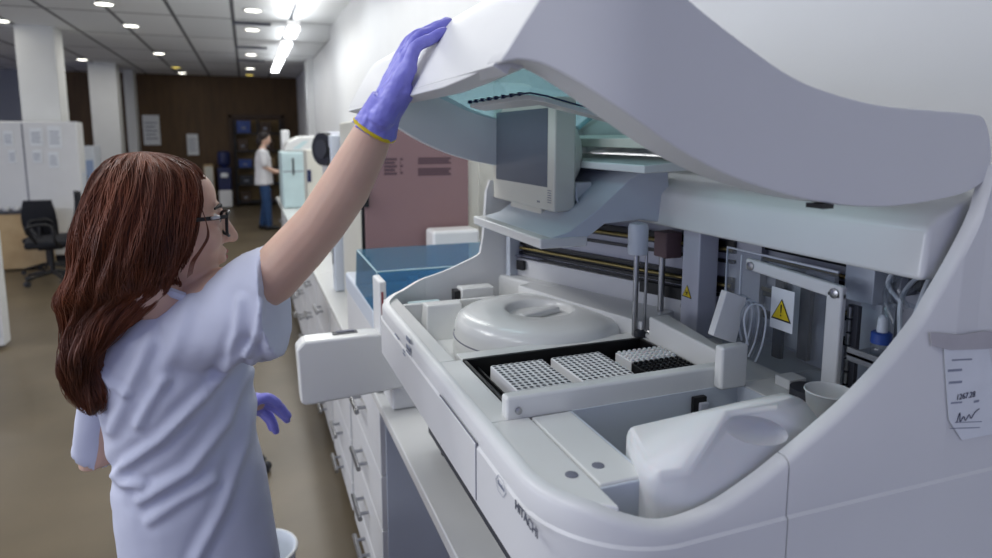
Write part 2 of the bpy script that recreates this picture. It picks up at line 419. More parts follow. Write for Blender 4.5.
for u, v, lab in ((176, 67, 'yellow lit lamp at the end of the left row'), (249.5, 74.5, 'yellow lit lamp at the end of the right row')):
    p = pZ(u, v, CEIL)
    t = thing('downlight', (p.x, p.y, CEIL), 'small round ' + lab, 'ceiling lamp', 'small yellow ceiling lamps')
    MB().lathe((p.x, p.y, CEIL), [(.115, 0), (.115, -.012), (.09, -.016), (.09, 0)], 24).build('rim', M['column'], t)
    MB().lathe((p.x, p.y, CEIL), [(.088, -.001), (.088, -.01), (.04, -.013)], 24).build('diffuser', M['lamp_yellow'], t)
# dark air slots
for k, (u0, u1, v, hh, lab) in enumerate(((233, 271, 22, .2, 'nearest'), (236, 267, 46.5, .2, 'second'), (238, 265, 60, .2, 'farthest'))):
    a, b = pZ(u0, v, CEIL), pZ(u1, v, CEIL)
    t = thing('ceiling_vent', ((a.x + b.x) / 2, a.y, CEIL), 'long dark air slot across the right ceiling row, %s of three' % lab, 'air vent', 'dark ceiling air slots')
    MB().box((a.x, a.y - hh / 2, CEIL - .012), (b.x, a.y + hh / 2, CEIL)).build('slot_plate', M['dark'], t)
    mb = MB()
    for q in range(2): mb.box((a.x, a.y - hh * .4 + q * hh * .5, CEIL - .022), (b.x, a.y - hh * .3 + q * hh * .5, CEIL - .012))
    mb.build('fin', M['seam'], t)
# hanging fluorescent lamps in one row, some of it beyond the top of the frame
LX = .57
labs = ['hanging tube lamp nearest the top edge of the photo', 'hanging tube lamp, second in the row along the right wall', 'hanging tube lamp, third in the row along the right wall', 'hanging tube lamp farthest down the row on the right']
spans = [(5.6, 6.6), (8.0, 8.75), (9.3, 10.7), (11.2, 13.4)]
for k, (ya, yb) in enumerate(spans):
    t = thing('hanging_lamp', (LX, (ya + yb) / 2, 2.9), labs[k], 'ceiling lamp', 'row of hanging tube lamps')
    MB().box((LX - .07, ya, 2.9), (LX + .07, yb, 2.96)).build('housing', M['white'], t, bevel=.01)
    MB().box((LX - .065, ya + .02, 2.86), (LX + .065, yb - .02, 2.9)).build('tube', M['tube'], t, bevel=.01)
    for q in (ya + .15, yb - .15): MB().tube([(LX, q, 2.96), (LX, q, CEIL)], .008, 8).build('hanger', M['dark'], t)
# ------------------------------------------------------------------ light
w = bpy.data.worlds.new('world'); SC.world = w; w.use_nodes = True
bg = w.node_tree.nodes['Background']; bg.inputs[0].default_value = (.51, .56, 1.0, 1); bg.inputs[1].default_value = .74
def area(name, loc, sx, sy, power, col=(1, 1, 1), rot=(0, 0, 0)):
    l = bpy.data.lights.new(name, 'AREA'); l.shape = 'RECTANGLE'; l.size = sx; l.size_y = sy; l.energy = power; l.color = col
    o = bpy.data.objects.new(name, l); COL.objects.link(o); o.location = loc; o.rotation_euler = rot; return o
for k, (ya, yb) in enumerate(spans):
    area('tube_light', (LX, (ya + yb) / 2, 2.85), .12, yb - ya, 4, (.95, .98, 1))
    area('tube_uplight', (LX, (ya + yb) / 2, 2.97), .2, yb - ya, 2.5, (.95, .98, 1), (PI, 0, 0))
# the same row goes on above the frame
for k, (ya, yb) in enumerate(((1.8, 3.6), (3.6, 5.5), (6.6, 8.0))):
    area('tube_light', (LX, (ya + yb) / 2, 2.85), .2, yb - ya, (10, 13, 7)[k], (1, 1, .98))
    area('tube_uplight', (LX, (ya + yb) / 2, 2.97), .3, yb - ya, 7, (1, 1, .98), (PI, 0, 0))
# recessed lamps over the open floor
for x, y in ((-1.6, 8), (-1.6, 11), (-1.6, 14.5), (.1, 7.5), (.1, 11), (-3.4, 10), (-3.4, 14), (-5.5, 11), (-1.6, 5), (-3.4, 6), (-1.6, 2)):
    area('downlight_light', (x, y, CEIL - .03), .25, .25, 11, (1, .97, .92))
for y in (.4, 2.2):
    area('aisle_fill_light', (-1.25, y, CEIL - .03), .6, 1.2, 30, (.93, .95, 1))  # added overhead fill for the foreground, no fixture is built here
area('left_fill_light', (-8.5, 1.5, 1.7), 2.2, 8, 250, (.88, .92, 1), (0, -PI / 2, 0))  # added fill from the left, standing in for unseen daylight; no window there
SC.view_settings.view_transform = 'Standard'; SC.view_settings.look = 'None'; SC.view_settings.exposure = -.28; SC.view_settings.gamma = 1
SC.view_settings.use_curve_mapping = False
SC.cycles.max_bounces = 8; SC.cycles.transparent_max_bounces = 16; SC.cycles.use_denoising = True
SC.cycles.sample_clamp_indirect = 6
# ------------------------------------------------------------------ the big analyser
XF, YN, YR, DZ = .275, .53, 1.59, 1.262          # front face, near end, far end, deck height
an = thing('chemistry_analyzer', (.64, 1.14, .86), 'large white benchtop analyser with its big curved lid held open, in the foreground', 'laboratory analyser')
near_px = [(600, 529), (640, 532), (680, 526), (720, 510), (760, 483), (785, 463), (830, 425), (860, 397), (895, 359), (926, 319), (938, 298), (960, 260), (982, 216), (991, 185), (994, 165)]
near_prof = [(p.x, p.z) for p in (pY(u, v, YN) for u, v in near_px)]
far_px = [(398, 286), (415, 279.5), (440, 271), (459, 262.5), (478, 252), (481, 240), (482, 215), (483, 200), (486, 180)]
far_prof = [(p.x, p.z) for p in (pY(u, v, YR) for u, v in far_px)]
def interp(prof, x):
    if x <= prof[0][0]: return prof[0][1]
    for (a, za), (b, zb) in zip(prof, prof[1:]):
        if x <= b: return za + (zb - za) * (x - a) / max(1e-6, b - a)
    return prof[-1][1]
near_s = sorted(spline(near_prof, 6)); far_s = sorted(spline(far_prof, 6))
def smooth01(t): t = max(0, min(1, t)); return t * t * (3 - 2 * t)
def station(x, y, n, zt, zb, thick=.018, zc=None):
    """One cross-section of the casing wall: bullnose top, step at the crease."""
    n = V((n[0], n[1], 0)); p = V((x, y, 0))
    zc = zc if zc is not None else zt - .03
    sec = [(.003, zb), (.003, zc), (0, zc + .003), (0, zt - .009), (-.003, zt - .003), (-.009, zt), (-thick, zt), (-thick, zb)]
    return [p + n * o + V((0, 0, z)) for o, z in sec]
RC = .13
def arc_pt(cx, cy, a): return (cx + RC * math.cos(a), cy + RC * math.sin(a)), (math.cos(a), math.sin(a))
FRONT_TOP, FRONT_BOT, CREASE = 1.266, 1.152, 1.222
st = []
XS = .552                                          # seam in the near end
for k in range(13):                                # near end up to the seam, then round the corner
    x = XS - .001 - (XS - .001 - XF - RC) * k / 12
    st.append(station(x, YN, (0, -1), interp(near_s, x), .98, zc=CREASE))
for k in range(1, 15):
    a = -PI / 2 - PI / 2 * k / 14
    (x, y), n = arc_pt(XF + RC, YN + RC, a)
    t = k / 14
    st.append(station(x, y, n, interp(near_s, max(x, near_s[0][0])) * (1 - smooth01(t)) + FRONT_TOP * smooth01(t), .98 + (FRONT_BOT - .98) * smooth01(t * 1.4), zc=CREASE + .01 * t))
for k in range(1, 12):
    y = YN + RC + (YR - RC - YN - RC) * k / 12
    st.append(station(XF, y, (-1, 0), FRONT_TOP, FRONT_BOT, zc=CREASE + .01))
for k in range(0, 15):
    a = PI - PI / 2 * k / 14
    (x, y), n = arc_pt(XF + RC, YR - RC, a); t = k / 14
    st.append(station(x, y, n, FRONT_TOP + (interp(far_s, x) - FRONT_TOP) * smooth01(t), FRONT_BOT - .1 * smooth01(t), zc=CREASE + .01))
MB().loft(st).build('front_panel', M['white'], an, angle=42)
st = []
for k in range(60):
    x = XS + .001 + (1.0 - XS) * k / 59
    st.append(station(x, YN, (0, -1), interp(near_s, x), .98, zc=CREASE - .008 * k / 59))
MB().loft(st).build('end_panel', M['white'], an, angle=42)
st = []
for k in range(70):
    x = XF + RC + .0005 + (1.0 - XF - RC) * k / 69
    st.append(station(x, YR, (0, 1), interp(far_s, x), FRONT_BOT - .1, zc=CREASE + .01))
MB().loft(st).build('end_panel', M['white'], an, angle=42)
# lettering, logo and service door on the front
xf = XF - .0035
a = pX(440, 389, xf); b = pX(476, 478, xf)
ya, yb = a.y, b.y
door = MB().box((xf - .0015, yb, FRONT_BOT + .006), (xf + .002, ya, FRONT_TOP - .028)).build('service_door', M['white'], an, bevel=.003)
g = MB()
for q in (ya, yb): g.box((xf - .0006, q - .0009, FRONT_BOT + .004), (xf + .001, q + .0009, FRONT_TOP - .026))
g.box((xf - .0006, yb, FRONT_TOP - .0275), (xf + .001, ya, FRONT_TOP - .026))
g.build('door_gap', M['seam'], an)
p = pX(526, 519, xf)
text('maker_name', 'HITACHI', .0165, M['ink'], an, (xf, p.y, p.z), (0, -1, 0), (0, 0, 1), .0004)
p = pX(501, 486, xf)
hx = MB(); R1, R2 = .0145, .0133
ring = lambda r, x: [V((x, p.y + r * 1.25 * math.cos(2 * PI * (k + .0) / 6), p.z + r * .85 * math.sin(2 * PI * k / 6))) for k in range(6)]
o1, o2 = ring(R1, xf - .0004), ring(R2, xf - .0004)
hx.add(o1 + o2, [(k, (k + 1) % 6, 6 + (k + 1) % 6, 6 + k) for k in range(6)])
hx.build('logo_outline', M['ink_pale'], an, smooth=False)
text('logo_lettering', 'Roche', .0085, M['ink_pale'], an, (xf, p.y, p.z), (0, -1, 0), (0, 0, 1), .0004)
pm = MB()                                          # small printed panel at the far end of the front
for (u, v, w_, h_) in ((408, 342, .03, .03), (408, 350, .03, .012), (404, 352, .02, .012), (396, 335, .022, .004), (398, 338, .018, .004)):
    q = pX(u, v, xf)
    for r in range(2): pm.box((xf - .0005, q.y - w_ / 2, q.z - h_ / 2 + r * h_ * .55), (xf + .001, q.y + w_ / 2, q.z - h_ / 2 + r * h_ * .55 + h_ * .25))
pm.build('printed_symbols', M['ink_pale'], an)

# deck: a top plate pieced round its recesses
D = MB(); LX0 = XF + .016; TH = .03
arc_in = [(XF + RC + (RC - .016) * math.cos(PI + .345 * PI * k / 8), YN + RC + (RC - .016) * math.sin(PI + .345 * PI * k / 8)) for k in range(9)]
D.prism_z([(.352, .80), (LX0, .80)] + arc_in, DZ - TH, DZ)
D.box((LX0, .8005, DZ - TH), (.336, 1.06, DZ))                     # strip left of the tip tray
D.box((.336, 1.055, DZ - TH), (.74, 1.095, DZ))                  # between tray and rotor
D.box((LX0, 1.06, DZ - TH), (.325, 1.54, DZ))                    # strip left of the rotor
D.box((.70, .80, DZ - TH), (.98, 1.095, DZ))
D.box((.715, .556, DZ - TH), (.98, .80, DZ))
D.box((.325, 1.095, DZ - .075), (.98, YR - .03, DZ - .07))           # sunken floor round the rotor
D.box((.325, 1.465, DZ - .07), (.64, 1.478, DZ))                  # ridge beyond the rotor
D.build('deck', M['white_gloss'], an, bevel=.0035)
cp = MB().box((.354, .605, DZ - TH), (.415, .797, DZ + .0005)).build('cover_plate', M['white_gloss'], an, bevel=.003)
for x, y, par in ((pZ(571.5, 475, DZ).x, pZ(571.5, 475, DZ).y, an), (pZ(598, 466, DZ).x, pZ(598, 466, DZ).y, cp)):
    MB().lathe((x, y, DZ), [(.0075, 0), (.0075, .0012), (.0055, .0018)], 20).build('screw_cap', M['seam'], par)
# sunken well with pale walls
W = MB()
wx0, wx1, wy0, wy1, wz = .416, .715, .556, .80, 1.135
W.box((wx0, wy0, wz - .004), (wx1, wy1, wz)).box((wx0 - .003, .63, wz), (wx0 + .002, wy1, DZ - .001)).box((wx1 - .002, wy0, wz), (wx1 + .002, wy1, DZ - .001)).box((wx0, wy1 - .002, wz), (wx1, wy1 + .002, DZ - .001))
W.build('bottle_well', M['white_cool'], an)
MB().box((.352, .556, 1.20), (.39, .602, 1.204)).box((.352, .601, 1.20), (.412, .605, DZ - .002)).build('corner_pocket', M['white_cool'], an, bevel=.002)
q = pY(697, 405, .797)
MB().box((q.x - .012, .788, q.z - .022), (q.x + .012, .797, q.z + .016)).build('latch', M['black'], an, bevel=.002)
MB().box((q.x - .004, .783, q.z - .018), (q.x + .012, .789, q.z + .008)).build('latch_tab', M['grey'], an, bevel=.002)
# ledge in front of the tip tray
L = MB().box((.318, .80, DZ - .005), (.70, .822, DZ + .032)).build('tray_ledge', M['white_gloss'], an, bevel=.005)
MB().lathe((.335, .7985, DZ + .012), [(.005, 0), (.005, .003), (.003, .004)], 16, Matrix.Rotation(PI / 2, 3, 'X')).build('screw', M['steel'], L)
T = MB()                                           # the black tray itself
T.box((.336, .835, 1.226), (.70, 1.055, 1.23)).box((.336, .835, 1.23), (.342, 1.055, DZ + .002)).box((.694, .835, 1.23), (.70, 1.055, DZ + .002)).box((.336, 1.047, 1.23), (.70, 1.055, DZ + .003)).box((.36, .84, 1.23), (.364, 1.05, 1.25))
T.build('tip_tray', M['black'], an, bevel=.0015)
B = MB().hexa([V((.70, .825, DZ)), V((.722, .825, DZ)), V((.745, 1.03, DZ)), V((.70, 1.03, DZ))], [V((.70, .825, DZ + .042)), V((.722, .825, DZ + .042)), V((.745, 1.03, DZ + .05)), V((.70, 1.03, DZ + .05))])
B.build('tray_side_bar', M['white_gloss'], an, bevel=.004)
# rotor cover: broad round lid with sunken hub and grip bar
rc = V((.572, 1.25, 0))
RR = .186
rot_prof = [(RR, 1.195), (RR, 1.232), (RR - .004, 1.236), (RR - .004, 1.256), (RR - .012, 1.272), (RR - .028, 1.281), (RR - .06, 1.285), (.078, 1.287), (.072, 1.284), (.068, 1.270), (.02, 1.268)]
rot = MB().lathe((rc.x, rc.y, 0), rot_prof, 72).build('rotor_cover', M['white_gloss'], an, angle=60)
MB().box((rc.x - .055, rc.y - .012, 1.268), (rc.x + .055, rc.y + .012, 1.281), Matrix.Rotation(.35, 3, 'Z')).build('grip_bar', M['white'], rot, bevel=.005)
MB().tube([(rc.x + (RR - .002) * math.cos(2 * PI * k / 60), rc.y + (RR - .002) * math.sin(2 * PI * k / 60), 1.234) for k in range(60)], .0016, 6, closed=True).build('cover_seam', M['seam'], rot)
# white block and small parts between rotor and far end
a, b = pZ(427, 306, DZ + .004), pZ(456, 297, DZ + .004)
MB().hexa([V((a.x - .01, a.y - .03, 1.19)), V((b.x, a.y - .03, 1.19)), V((b.x, 1.465, 1.19)), V((a.x - .01, 1.465, 1.19))], [V((a.x, a.y, DZ + .004)), V((b.x - .004, a.y, DZ + .004)), V((b.x, 1.465, DZ + .004)), V((a.x, 1.465, DZ + .004))]).build('tube_guide_block', M['white_gloss'], an, bevel=.004)
q = pZ(471, 292, DZ)
MB().box((q.x - .035, 1.50, DZ - .07), (q.x + .05, 1.545, DZ + .018)).build('valve_box', M['white_gloss'], an, bevel=.004)
MB().box((q.x - .05, 1.51, DZ - .02), (q.x - .035, 1.54, DZ + .012)).build('connector', M['black'], an, bevel=.002)
MB().box((.35, 1.485, DZ - .07), (.43, 1.545, DZ - .012)).build('pale_cyan_tray', M['cyan_machine'], an, bevel=.003)
MB().box((.435, 1.485, DZ - .07), (.51, 1.545, DZ - .02)).build('grey_tray', M['grey'], an, bevel=.003)

# slanting rear bulkhead with rails
A0, B0 = (.865, 1.03), (.662, 1.575)
dR = V((B0[0] - A0[0], B0[1] - A0[1], 0)).normalized(); nR = V((-dR.y, dR.x, 0))      # nR faces the operator
if nR.x > 0: nR = -nR
LR = (V((B0[0], B0[1], 0)) - V((A0[0], A0[1], 0))).length
def rb(s, o, z): return V((A0[0], A0[1], z)) + dR * s + nR * o
def rbox(mb, s0, s1, o0, o1, z0, z1):
    return mb.hexa([rb(s0, o0, z0), rb(s1, o0, z0), rb(s1, o1, z0), rb(s0, o1, z0)], [rb(s0, o0, z1), rb(s1, o0, z1), rb(s1, o1, z1), rb(s0, o1, z1)])
def rz(u, v): return pV(u, v, A0, B0)
z_low = (rz(511, 256).z + rz(659, 282).z) / 2
z_r1 = (rz(510, 246).z + rz(659, 272).z) / 2
z_r2 = rz(610, 237).z; z_r3 = rz(620, 242).z
b1 = MB(); rbox(b1, -.08, LR, -.03, 0, 1.2, 1.56); b1.build('rear_bulkhead', M['grey'], an)
b1 = MB(); rbox(b1, .02, LR - .01, 0, .018, 1.2, z_low); lo = b1.build('lower_bulkhead', M['white'], an, bevel=.002)
b1 = MB(); rbox(b1, .0, LR, 0, .008, z_low, z_low + .006); rbox(b1, -.03, LR, 0, .010, z_r1 + .010, z_r1 + .017); rbox(b1, -.03, LR, 0, .012, z_r1 - .014, z_r1 - .007); rbox(b1, -.03, LR, 0, .01, z_r3 + .022, z_r3 + .036); rbox(b1, -.03, LR, 0, .01, z_r3 - .008, z_r3 - .002); rbox(b1, .06, .18, 0, .02, z_low - .02, z_low + .004)
b1.build('slide_slot', M['black'], an)
for zz in (z_r1 + .003, z_r3 + .020):
    MB().tube([rb(-.03, .016, zz), rb(LR - .02, .016, zz)], .0042, 10).build('slide_rail', M['brass'], an)
    b1 = MB(); rbox(b1, -.03, LR - .02, 0, .006, zz - .009, zz + .009); b1.build('rail_bed', M['dark'], an)
# low wall behind the rotor
pts = [pZ(518, 285, 1.292), pZ(560, 298, 1.292), pZ(600, 310, 1.292), pZ(642, 322, 1.292)]
lw = MB()
ring1 = [V((p.x, p.y, 1.19)) for p in pts] + [V((p.x + .11, p.y + .05, 1.19)) for p in pts[::-1]]
lw.hexa(ring1, [V((p.x, p.y, 1.292)) for p in ring1]); lw.build('rotor_back_wall', M['white_gloss'], an, bevel=.003)
a = rz(505, 283); s0 = (V((a.x, a.y, 0)) - V((A0[0], A0[1], 0))).dot(dR)
b1 = MB(); rbox(b1, LR - .17, LR + .02, .02, .06, 1.2, 1.293); b1.build('corner_housing', M['white_gloss'], an, bevel=.008)
b1 = MB(); rbox(b1, LR - .045, LR - .02, .02, .03, z_low - .028, z_low - .004); b1.build('sensor', M['black'], an, bevel=.001)
b1 = MB(); rbox(b1, LR - .012, LR + .004, .0, .045, 1.24, 1.47); b1.build('guide_post', M['white_cool'], an, bevel=.002)
b1 = MB(); rbox(b1, LR - .10, LR - .01, 0, .03, z_low + .008, z_r1 - .016); b1.build('motor', M['lilac'], an, bevel=.003)
# tall column with the biohazard triangle
cxl, cyl = .862, 1.115
colm = MB().box((.795, pX(698, 290, .795).y, DZ - .01), (.84, pX(681, 290, .795).y, 1.50)).build('gantry_column', M['grey'], an, bevel=.003)
def triangle(par, c, xd, yd, size, nrm, kind):
    c, xd, yd, nrm = V(c), V(xd).normalized(), V(yd).normalized(), V(nrm)
    def tri(s, o): return [c + nrm * o + xd * (s * x) + yd * (s * y) for x, y in ((-.5, -.43), (.5, -.43), (0, .43))]
    MB().add(tri(size, .0006), [(0, 1, 2)]).build('warning_border', M['black'], par, smooth=False)
    y = MB().add(tri(size * .84, .0011), [(0, 1, 2)]).build('warning_triangle', M['yellow'], par, smooth=False)
    m = MB()
    def P(x, yy, o=.0016): return c + nrm * o + xd * (size * x) + yd * (size * yy)
    if kind == 'mark':
        m.add([P(-.035, .2), P(.035, .2), P(.022, -.13), P(-.022, -.13)], [(0, 1, 2, 3)])
        m.add([P(.035 * math.cos(k * PI / 4), -.22 + .035 * math.sin(k * PI / 4)) for k in range(8)], [tuple(range(8))])
    else:
        for k in range(3):
            ca = V((.115 * math.sin(2 * PI * k / 3), -.12 + .115 * math.cos(2 * PI * k / 3), 0))
            o_ = []; i_ = []
            for q in range(15):
                th = PI / 2 - 2 * PI * k / 3 + math.radians(40) + math.radians(280) * q / 14
                o_.append(P(ca.x + .105 * math.cos(th), ca.y + .105 * math.sin(th))); i_.append(P(ca.x + .068 * math.cos(th), ca.y + .068 * math.sin(th)))
            m.add(o_ + i_, [(q, q + 1, 16 + q, 15 + q) for q in range(14)])
        m.add([P(.03 * math.cos(k * PI / 4), -.12 + .03 * math.sin(k * PI / 4)) for k in range(8)], [tuple(range(8))])
    m.build('warning_symbol', M['black'], par, smooth=False)
q = pX(687, 291, .7945)
triangle(an, (.795, q.y, q.z), (0, -1, 0), (0, 0, 1), .03, (-1, 0, 0), 'bio')
MB().lathe((.795, pX(683, 312, .795).y, 1.275), [(.005, 0), (.005, .003), (.002, .004)], 12, Matrix.Rotation(-PI / 2, 3, 'Y')).build('column_screw', M['dark'], colm)
MB().box((.80, 1.035, 1.31), (.845, 1.07, 1.318)).box((.80, 1.045, 1.29), (.81, 1.055, 1.33)).build('lever', M['steel'], an, bevel=.002)
# sampling probe: white head over thin rods, and the brown one behind it
p = pX(638, 240, .70); px_, py_ = .70, p.y
pr = MB().lathe((px_, py_, 0), [(.018, 1.425), (.0195, 1.428), (.0195, 1.476), (.017, 1.484), (.008, 1.487)], 28).build('probe_head', M['white_cool'], an, angle=50)
MB().tube([(px_ - .002, py_, 1.26), (px_ - .002, py_, 1.43)], .0055, 12).build('probe_rod', M['steel'], pr)
MB().tube([(px_ + .014, py_ - .01, 1.265), (px_ + .014, py_ - .01, 1.43)], .003, 10).build('guide_rod', M['steel'], pr)
MB().lathe((px_ + .004, py_ - .01, DZ), [(.012, 0), (.012, .01), (.007, .014)], 16).build('probe_foot', M['dark'], pr)
MB().tube([(px_ + .036 + .022 * math.cos(2 * PI * k / 20), py_ - .01 + .03 * math.sin(2 * PI * k / 20), DZ + .012) for k in range(20)], .0025, 6, closed=True).build('wash_ring', M['steel'], an)
MB().box((.71, 1.035, DZ), (.77, 1.095, DZ + .009)).build('wash_station', M['white_gloss'], an, bevel=.003)
p = pX(667, 242, .80)
br = MB().box((.783, p.y - .022, 1.405), (.822, p.y + .022, 1.458)).build('brown_head', M['brown_plastic'], an, bevel=.003)
MB().tube([(.79, p.y, 1.27), (.79, p.y, 1.41)], .0065, 12).build('brown_head_rod', M['steel'], br)
MB().box((.855, pX(682, 280, .86).y, 1.26), (.875, pX(671, 280, .86).y, 1.47)).build('slide_carriage', M['shadowbox'], br, bevel=.002)
# ---------------- near right: clear shield in a white frame, post, plates, tubes
sx = .80
a, b = pX(748, 262, sx), pX(845, 292, sx)
fr = MB()
fr.hexa([V((sx - .006, a.y, a.z - .012)), V((sx + .006, a.y, a.z - .012)), V((sx + .006, b.y, b.z - .014)), V((sx - .006, b.y, b.z - .014))], [V((sx - .006, a.y, a.z + .008)), V((sx + .006, a.y, a.z + .008)), V((sx + .006, b.y, b.z + .008)), V((sx - .006, b.y, b.z + .008))])
fr.box((sx - .006, b.y, DZ), (sx + .006, b.y + .028, b.z))
frm = fr.build('shield_frame', M['white'], an, bevel=.004)
for y, z in ((a.y - .014, a.z - .004), (b.y + .012, b.z - .004)):
    MB().lathe((sx - .006, y, z), [(.0075, 0), (.0075, .003), (.003, .0045)], 18, Matrix.Rotation(-PI / 2, 3, 'Y')).build('bolt', M['steel'], frm)
c = pX(724, 247, sx)
MB().box((sx + .007, b.y + .02, DZ), (sx + .010, c.y, 1.452)).build('clear_shield', M['acrylic'], an)
mb = MB()
mb.tube([(sx + .0085, c.y, 1.33), (sx + .0085, c.y, 1.452), (sx + .0085, b.y + .02, 1.452)], .0022, 6)
c2 = pX(739, 262, sx); mb.tube([(sx + .005, c2.y, 1.31), (sx + .005, c2.y, 1.445)], .0014, 6)
mb.build('shield_edge', M['white_cool'], an)
q = pX(788.5, 309, sx + .0065)
sg = MB().box((sx - .0075, q.y - .024, q.z - .034), (sx - .006, q.y + .024, q.z + .034)).build('warning_sign', M['paper'], an, bevel=.0005)
triangle(sg, (sx - .0076, q.y, q.z), (0, -1, 0), (0, 0, 1), .042, (-1, 0, 0), 'mark')
a, b = pY(723, 348, .78), pY(747, 390, .78)
MB().box((a.x, .78, DZ), (b.x, .80, a.z)).build('dispenser_post', M['white_gloss'], an, bevel=.005)
quad = [pY(u, v, .82) for u, v in ((713, 336), (727, 291), (747, 298), (736, 344))]
MB().hexa(quad, [p + V((0, .014, 0)) for p in quad]).build('dispenser_plate', M['white_gloss'], an, bevel=.002)
for k in range(6):
    o_ = V((.004 * k, .012 * k, 0))
    loop = spline([pY(u, v, .80) + o_ for u, v in ((748, 345), (744, 320), (750, 306), (762, 306), (766, 320), (762, 345), (755, 362))], 5)
    MB().tube(loop, .0016, 6).build('tubing_loop', M['acrylic'] if k % 2 else M['white_cool'], an)
bk = MB().box((.765, .745, DZ), (.80, .775, DZ + .016)).build('small_white_block', M['white_gloss'], an, bevel=.002)
MB().lathe((.775, .715, DZ), [(.028, 0), (.028, .014), (.02, .015)], 28).build('dark_disc', M['shadowbox'], an)
# vertical parts behind the shield
for (u0, u1, v0, v1, X_, dx, mm, nm) in ((776, 779, 268, 360, .86, .01, 'dark', 'dark_strip'), (801, 806, 275, 362, .86, .01, 'dark', 'dark_strip'), (806, 828, 270, 372, .88, .01, 'grey', 'grey_upright'), (779, 801, 268, 352, .88, .01, 'white', 'white_upright'), (846, 872, 262, 306, .86, .04, 'white_cool', 'pump_housing'), (861, 875, 300, 392, .87, .03, 'white_cool', 'white_upright'), (740, 776, 330, 362, .9, .02, 'grey', 'grey_upright'), (700, 740, 255, 292, .9, .01, 'grey', 'grey_upright')):
    a, b = pX(u0, v0, X_), pX(u1, v1, X_)
    MB().box((X_, min(a.y, b.y), b.z), (X_ + dx, max(a.y, b.y), a.z)).build(nm, M[mm], an, bevel=.0015)
hz = pX(852, 350, .825)
MB().box((.822, hz.y - .008, DZ), (.83, hz.y + .01, 1.405)).build('hinge_leaf', M['shadowbox'], an, bevel=.001)
for k in range(7): MB().tube([(.82, hz.y + .004, DZ + .004 + .02 * k), (.82, hz.y + .004, DZ + .021 + .02 * k)], .004, 10).build('hinge_knuckle', M['steel'], an)
MB().box((.785, .60, 1.342), (.84, .665, 1.348)).box((.785, .60, 1.335), (.789, .665, 1.355)).build('bottle_bracket', M['steel'], an, bevel=.001)
rt = random.Random(5)
for k in range(9):
    y0 = .59 + .075 * rt.random(); z0 = 1.39 + .03 * rt.random()
    pts = spline([(.82 + .04 * rt.random(), y0, 1.37 + .05 * rt.random()), (.84 + .02 * rt.random(), y0 + .03 * rt.random(), z0 + .03), (.88, y0 + .02, z0 + .06), (.90, .6 + .1 * rt.random(), 1.49)], 6)
    MB().tube(pts, .0032, 8).build('tube', M['acrylic'] if k % 3 else M['white_cool'], an)
for k in range(5):
    MB().box((.89, .58 + .02 * k, 1.42 + .01 * (k % 2)), (.91, .592 + .02 * k, 1.46)).build('valve', M['dark'] if k % 2 else M['seam'], an, bevel=.002)
MB().box((.915, .56, DZ), (.925, 1.06, 1.56)).build('inner_back_panel', M['grey'], an)
b1 = MB()
for z in (1.31, 1.352, 1.40, 1.44): b1.box((.905, .72, z), (.915, 1.06, z + .012))
b1.build('back_slot', M['black'], an)
for z in (1.366, 1.424): MB().tube([(.902, .70, z), (.902, 1.06, z)], .004, 8).build('slide_rail', M['brass'], an)

# hood: long beam over the opening and the sloping top behind it
hood = [(.775, 1.472), (.782, 1.537), (.80, 1.552), (.95, 1.615), (1.0, 1.615), (1.0, 1.472)]
MB().prism_y(hood, YN + .028, YR - .028).build('hood', M['white_gloss'], an, bevel=.007)
MB().box((.985, YN + .02, .95), (1.0, YR - .02, 1.60)).build('back_panel', M['white'], an)
# bracket arm carrying the screen shelf
BY0, BY1 = 1.12, 1.50
armp = [(p.x, p.z) for p in (pY(u, v, BY0) for u, v in ((545, 249), (575, 247.5), (605, 224), (640, 220)))] + [(.80, 1.475), (.80, 1.55)] + [(p.x, p.z) for p in (pY(u, v, BY0) for u, v in ((668, 163), (648, 167), (628, 181), (601, 207), (570, 232), (545, 240)))]
MB().prism_y(armp, BY0, BY1).build('screen_bracket', M['white_cool'], an, bevel=.003)
a = pY(545, 240, BY0)
lip = MB().box((a.x - .012, BY0 - .004, a.z - .017), (a.x + .09, BY1 + .01, a.z + .003)).build('screen_shelf', M['white_gloss'], an, bevel=.004)
# screen
SXF = a.x + .062
c1, c2 = pX(555, 102, SXF), pX(493, 195, SXF)
sy0, sy1 = c1.y, c2.y
z0, z1 = pX(555, 213, SXF).z, pX(555, 96, SXF).z
mon = MB().box((SXF, sy0, z0), (SXF + .05, sy1, z1)).build('monitor', M['ivory'], an, bevel=.006)
MB().ell((SXF + .055, (sy0 + sy1) / 2 - .02, (z0 + z1) / 2), (.05, (sy1 - sy0) * .42, (z1 - z0) * .42)).build('rear_shell', M['ivory'], mon)
MB().box((SXF - .0012, sy0 + .032, z0 + .05), (SXF + .002, sy1 - .026, z1 - .022)).build('screen', M['screen'], mon, bevel=.0006)
mb = MB()
for k in range(6): mb.box((SXF - .0006, sy0 + .012, z0 + .018 + .005 * k), (SXF + .001, sy0 + .03, z0 + .0195 + .005 * k))
for k in range(2): mb.box((SXF - .0008, sy0 + .07 + .008 * k, z0 + .014), (SXF + .001, sy0 + .074 + .008 * k, z0 + .018))
mb.build('vent_marks', M['seam'], mon)
MB().box((SXF + .012, sy0 + .09, a.z - .002), (SXF + .045, sy1 - .09, z0 + .004)).build('stand', M['ivory'], mon, bevel=.004)
MB().box((SXF - .012, sy0 + .075, a.z + .002), (SXF + .04, sy1 - .075, a.z + .008)).build('stand_foot', M['steel'], mon, bevel=.002)
MB().box((SXF + .06, sy0 + .02, z0 + .01), (SXF + .10, sy0 + .075, z0 + .06)).build('hinge_block', M['white_gloss'], mon, bevel=.004)
